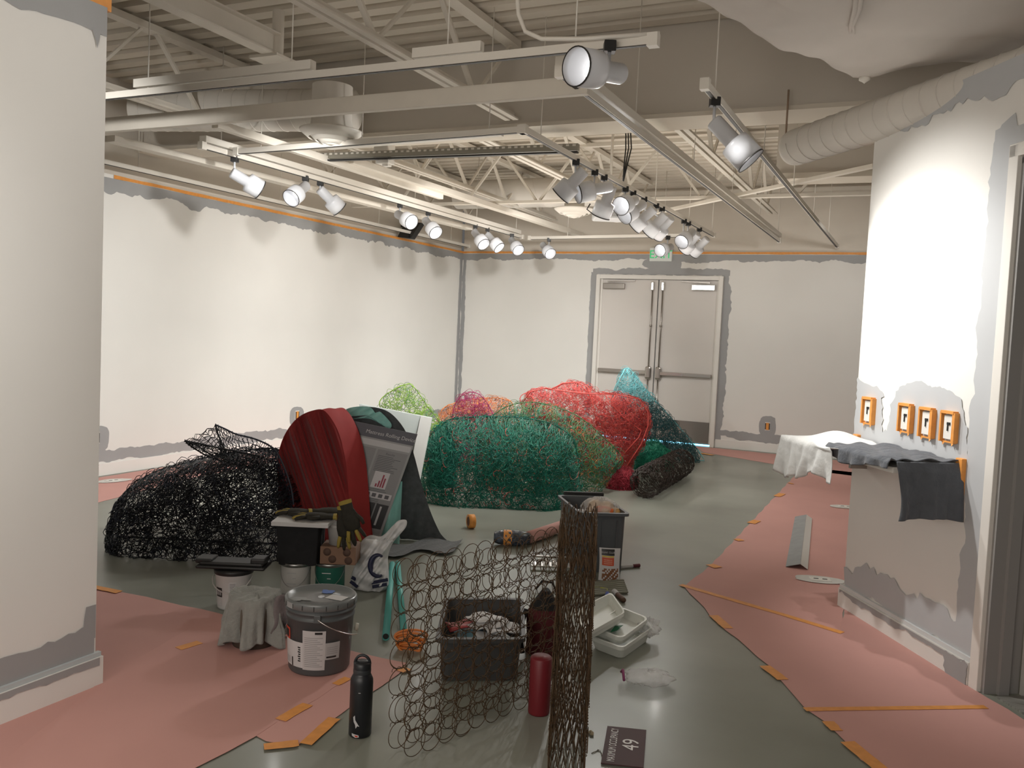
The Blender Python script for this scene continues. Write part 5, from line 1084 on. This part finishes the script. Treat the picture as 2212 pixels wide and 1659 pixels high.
# small items
def marker(a, b, r, m_, label, cat, name, capm=None, group=None, lift=0):
    A, B = fl(*a)+UP*(r+.001+lift), fl(*b)+UP*(r+.001+lift); t = thing(name, (A+B)/2*V(1, 1, 0), label, cat, group); L = np.linalg.norm(B-A)
    mb = MB(); mb.lathe(A, B-A, [(0, 0), (r*.8, 0), (r, .01), (r, L-.01), (r*.7, L), (0, L)], 14); mb.build('barrel', m_, t)
    if capm: mb = MB(); mb.lathe(A+(B-A)*.62, B-A, [(r*1.1, 0), (r*1.1, L*.36), (0, L*.38)], 14); mb.build('cap', capm, t)
    return t
marker((1340, 1229), (1382, 1225), .011, LBL, 'white marker with dark cap right of the snack bag', 'marker', 'marker_pen', mat('cap_maroon', (.12, .02, .03)))
OLV = mat('olive_tube', (.20, .20, .15), .5)
for k in range(7):
    marker((1270+k*2, 1264+k*4), (1347+k*1.5, 1257+k*4.2), .009, OLV, ('farthest' if k == 0 else 'nearest' if k == 6 else ['', 'second', 'third', 'middle', 'fifth', 'sixth'][k])+' olive rod from the back in the bundle before the snack bag', 'rod', 'olive_rod', None, 'olive rods in a bundle')
t = marker((1308, 1304), (1312, 1285), .012, mat('handle_blue', (.03, .07, .35), .4), 'small roller frame with blue handle beside the olive rods', 'paint roller', 'paint_roller')
mb = MB(); mb.tube([fl(1312, 1284)+UP*.012, fl(1311, 1277)+UP*.015, fl(1292, 1274)+UP*.015, fl(1275, 1275)+UP*.015], .004, 6); mb.build('wire_arm', mat('arm_yellow', (.4, .42, .08), .4), t)
t = marker((1348, 1303), (1326, 1283), .015, mat('brush_brown', (.12, .06, .035), .6), 'brown tube handle lying right of the blue roller', 'handle', 'wooden_handle', LBL)
# shelf-like rack and bottles left of tall tote
p = fl(1187, 1262); t = thing('wire_rack', p*V(1, 1, 0), 'low metal bar rack behind the two spring meshes', 'rack'); p = p*V(1, 1, 0)
for i, z_ in enumerate((.08, .12, .17)):
    mb = MB(); mb.bar(p-VR*.12+UP*z_, p+VR*.12+UP*z_, .10 if i == 1 else .015, .012); mb.build('bar', M_METALB if i else OLV, t, bevel=.002)
for s_ in (-1, 1): mb = MB(); mb.bar(p+VR*s_*.11, p+VR*s_*.11+UP*.18, .012, .012); mb.build('leg', M_METALB, t)
for k in range(4): mb = MB(); mb.lathe(p+VR*(-.07+k*.045)+UP*.126, UP, [(0, 0), (.014, 0), (.014, .025), (.006, .03), (0, .03)], 12); tag(mb.build('small_jar', M_METALB, loc=p), ['leftmost', 'second', 'third', 'rightmost'][k]+' small shiny jar from the left on the metal bar rack', 'jar', 'small jars on the rack')
a_, b_ = fl(1140, 1176)+UP*.05, fl(1215, 1150)+UP*.05; a_[2] = b_[2] = .05
t = thing('paper_roll', (a_+b_)/2*V(1, 1, 0), 'roll of pink floor paper lying left of the tall tote', 'paper roll'); mb = MB(); L = np.linalg.norm(b_-a_); mb.lathe(a_, b_-a_, [(.02, .0), (.045, 0), (.045, L), (.02, L)], 28); mb.build('roll', M_PINK, t)
p = fl(1105, 1178); t = thing('wrapped_bundle', p, 'shiny clear-wrapped bundle with blue contents and orange tape band', 'package')
BW = mat('bubble_wrap', (.07, .09, .13), .15, noise=.7, nscale=22, bump=.9, bscale=45, col2=(.01, .01, .012), coat=.5)
mb = MB(); mb.grid(lambda u, v: p+VR*((v-.5)*.26)+(VF*math.cos(2*math.pi*u)+UP*math.sin(2*math.pi*u))*.055*(1-.35*abs(2*v-1)**3)*(1+.08*math.sin(u*40)*math.sin(v*33))+UP*.055, 36, 24); mb.build('wrapping', BW, t)
mb = MB(); mb.lathe(p-VR*.06+UP*.055, VR, [(.056, 0), (.057, .03), (.055, .06)], 28); mb.build('tape_band', M_TAPE, t)
p = fl(1017, 1141)+UP*.055; p[2] = .055
t = thing('tape_roll', p*V(1, 1, 0), 'roll of orange tape standing on edge before the green mound', 'tape roll'); ax_ = VR*.9+VF*.35; ax_ /= np.linalg.norm(ax_)
mb = MB(); mb.lathe(p-ax_*.024, ax_, [(.036, 0), (.054, 0), (.054, .048), (.036, .048)], 32); mb.build('tape', M_TAPE, t); mb = MB(); mb.lathe(p-ax_*.024, ax_, [(.0355, .0), (.0335, 0), (.0335, .048), (.0355, .048)], 32); mb.build('core', CARDB, t)
p = fl(886, 1402)+UP*.035; t = thing('cord_bundle', p*V(1, 1, 0), 'coiled orange cord bundle on the floor behind the wide spring mesh', 'cord'); mb = MB()
for k in range(9):
    a0 = rnd.random()*6; mb.tube([p+VR*.055*math.cos(a)*(1+.05*k)+UP*(.012*math.sin(a)*2.2+.006*(k-4))+VF*(.018*math.sin(a+a0)+.004*k-.016) for a in np.linspace(0, 2*math.pi, 20, endpoint=False)], .0055, 6, closed=True)
mb.build('coils', mat('cord_orange', (.62, .19, .04), .5), t)
# sign on the floor
S0, S1, S3 = at(1298, 1650, z=.004), at(1390, 1660, z=.004), at(1312, 1570, z=.004); S2 = S1+S3-S0
t = thing('occupancy_sign', (S0+S2)/2*V(1, 1, 0), 'brown maximum occupancy 49 sign lying flat on the floor', 'sign')
mb = MB(); mb.prism([S0, S1, S2, S3], (0, 0, .004)); mb.build('plate', mat('sign_brown', (.07, .026, .028), .65), t)
tx_ = (S3-S0)/np.linalg.norm(S3-S0); ty_ = -(S1-S0); ty_ /= np.linalg.norm(ty_); SW = mat('sign_white', (.85, .82, .8), .5)
L = np.linalg.norm(S3-S0); W_ = np.linalg.norm(S1-S0)
mb = MB(); vs, fs = text_mesh('MAXIMUM OCCUPANCY', (S0+S3)/2+(S1-S0)*.30+UP*.0046, tx_*.90, ty_*1.5, L*.088, 'CENTER'); mb.add(vs, fs); 
vs, fs = text_mesh('49', (S0+S3)/2+(S1-S0)*.84+UP*.0046+tx_*L*.04, tx_*1.2, ty_*1.15, L*.25, 'CENTER'); mb.add(vs, fs); mb.build('lettering', SW, t)
p = fl(1275, 1588); mb = MB()
for k in range(5): mb.lathe(p+V(*(rng.normal(size=2)*.012), .004), UP, [(0, -.003), (.007, 0), (.006, .006), (0, .009)], 8)
o = mb.build('paper_scrap', mat('crumb', (.5, .42, .28), .8)); tag(o, 'small torn cream scrap on the floor near the occupancy sign', 'scrap')
for k, (a, b) in enumerate((((1278, 1629), (1292, 1622)), ((1296, 1622), (1301, 1632)))):
    A, B = fl(*a)+UP*.003, fl(*b)+UP*.003; mb = MB(); mb.tube([A, B], .0018, 6); mb.lathe(B, B-A, [(0, 0), (.004, 0), (.004, .002), (0, .002)], 8); o = mb.build('screw', M_METAL, None); tag(o, ['small screw lying left of the occupancy sign, pointing away', 'small screw touching the left edge of the occupancy sign'][k], 'screw', 'loose screws')

# ------------------------------------------------------------------ switch boxes, shelf with cloths
def switchbox(px, py, label):
    u, v = WR.uv(px, py); c_ = WR.p(u, v, 0); t = thing('switch_box', c_, label, 'switch', 'taped switch boxes')
    w_, h_ = .10, .145; mb = MB()
    mb.box(WR.p(u, v+h_/2, .017), w_, .030, .014, (US, NS, UP)); mb.box(WR.p(u, v-h_/2, .008), w_, .016, .008, (US, NS, UP))
    mb.box(WR.p(u+w_/2, v, 0.015), .020, .030, h_, (US, NS, UP)); mb.box(WR.p(u-w_/2, v, .015), .012, .03, h_, (US, NS, UP)); mb.build('tape_frame', M_TAPE, t)
    mb = MB(); mb.box(WR.p(u, v, .010), .066, .020, .115, (US, NS, UP)); mb.build('cover_plate', M_FRAME, t)
    mb = MB(); mb.box(WR.p(u+.006, v+.018, .022), .022, .006, .012, (US, NS, UP)); mb.box(WR.p(u, v+.002, .022), .006, .006, .04, (US, NS, UP)); mb.build('toggle', M_BLK, t)
    mb = MB()
    for s_ in (-1, 1): mb.poly([WR.p(u+s_*.035-.012, v-h_/2, .014), WR.p(u+s_*.035+.012, v-h_/2, .014), WR.p(u+s_*.035, v-h_/2-.018, .02)])
    mb.build('tape_flap', M_TAPE, t)
for px, py, lb in ((1881, 888, 'orange-taped switch box alone at the left, by the wall edge'), (1962, 904, 'orange-taped switch box, left one of the row of three'), (2008, 914, 'orange-taped switch box, middle of the row of three'), (2056, 923, 'orange-taped switch box, rightmost of the row of three')): switchbox(px, py, lb)
SHW = mat('white_cotton', (.70, .70, .68), .9, noise=.05, nscale=9, bump=.3, bscale=22); SHG = mat('slate_cotton', (.095, .103, .118), .92, noise=.2, nscale=18, bump=.35, bscale=35, sheen=.2)
ZS = .99; u0, _ = WR.uv(1862, 950)
t = thing('display_shelf', WR.p(.5, ZS-.03), 'wall shelf under the white and slate cloths', 'shelf')
mb = MB(); mb.box(WR.p(.52, ZS-.025, .17), .90, .34, .03, (US, NS, UP)); mb.build('shelf_board', M_FRAME, t, bevel=.004)
mb = MB()
for s_ in (.15, .9): mb.box(WR.p(s_, ZS-.09, .05), .02, .10, .10, (US, NS, UP))
mb.build('bracket', M_METAL, t)
for s_, lb in ((.055, 'left'), (1.0, 'right')):
    mb = MB(); w_ = .05; mb.prism([WR.p(s_-w_/2, ZS-.0-(.13 if s_ > .5 else 0), .0), WR.p(s_+w_/2, ZS-(.13 if s_ > .5 else 0), .0), WR.p(s_+w_/2, ZS+.045, .0), WR.p(s_-w_/2, ZS+.045, .0)], NS*.028); o = mb.build('tape_wrap', M_TAPE, t, bevel=.004); o['label'] = 'orange tape at the '+lb+' shelf end'
def cw(u, v):   # white cloth: over top then down the front
    s_ = -.06+.60*u; L = v*.56; n1 = .012*math.sin(u*9+v*3)+.006*math.sin(u*23+v*9)
    bump_ = .05*math.exp(-((u-.38)/.16)**2-((v-.30)/.22)**2)
    if L < .37: return WR.p(s_, ZS+.008+abs(n1)*.8+bump_, .02+L*(1.10-.04*math.sin(u*5)))
    k = (L-.37)/.19; fall = (.205-.03*u+.025*math.sin(u*6)+.015*math.sin(u*15)); return WR.p(s_-.03*k*(1-u*.4)+.03*k*math.sin(u*8), ZS+.008-k*fall, .425+.016*math.sin(u*24+k*2)*k+.010*math.sin(u*47+2)*k)
mb = MB(); mb.grid(cw, 110, 46); o = mb.build('white_cloth', SHW, solid=.004); tag(o, 'white cotton cloth draped over the left part of the wall shelf', 'cloth')
def dw1(u, v):
    s_ = .40+.60*u; L = v*.48; n1 = .010*math.sin(u*19+v*5+math.sin(v*9))+.007*math.sin(v*21+u*7)
    if L < .37: return WR.p(s_, ZS+.022+abs(n1), .0+.01+L)
    k = (L-.37)/.11; fall = .07*(.35+.6*math.sin(min(1, u*1.4)*3.0)); return WR.p(s_, ZS+.018-k*fall-abs(n1)*.3, .385+.01*math.sin(u*28)*k)
def dw2(u, v):
    d_ = .345-.335*u; k = v; n1 = .012*math.sin(u*13+1)*k+.006*math.sin(u*29)*k
    return WR.p(1.002+.012*min(1, k*6)+n1+.02*k, ZS+.022-.275*k*(1-.04*math.sin(u*3.1)), d_-.03*k*(1-u)*math.sin(k*3))
mb = MB(); mb.grid(dw1, 90, 40); mb.grid(dw2, 50, 40); o = mb.build('slate_cloth', SHG, solid=.004); tag(o, 'slate grey cloth hanging over the right end of the wall shelf', 'cloth')
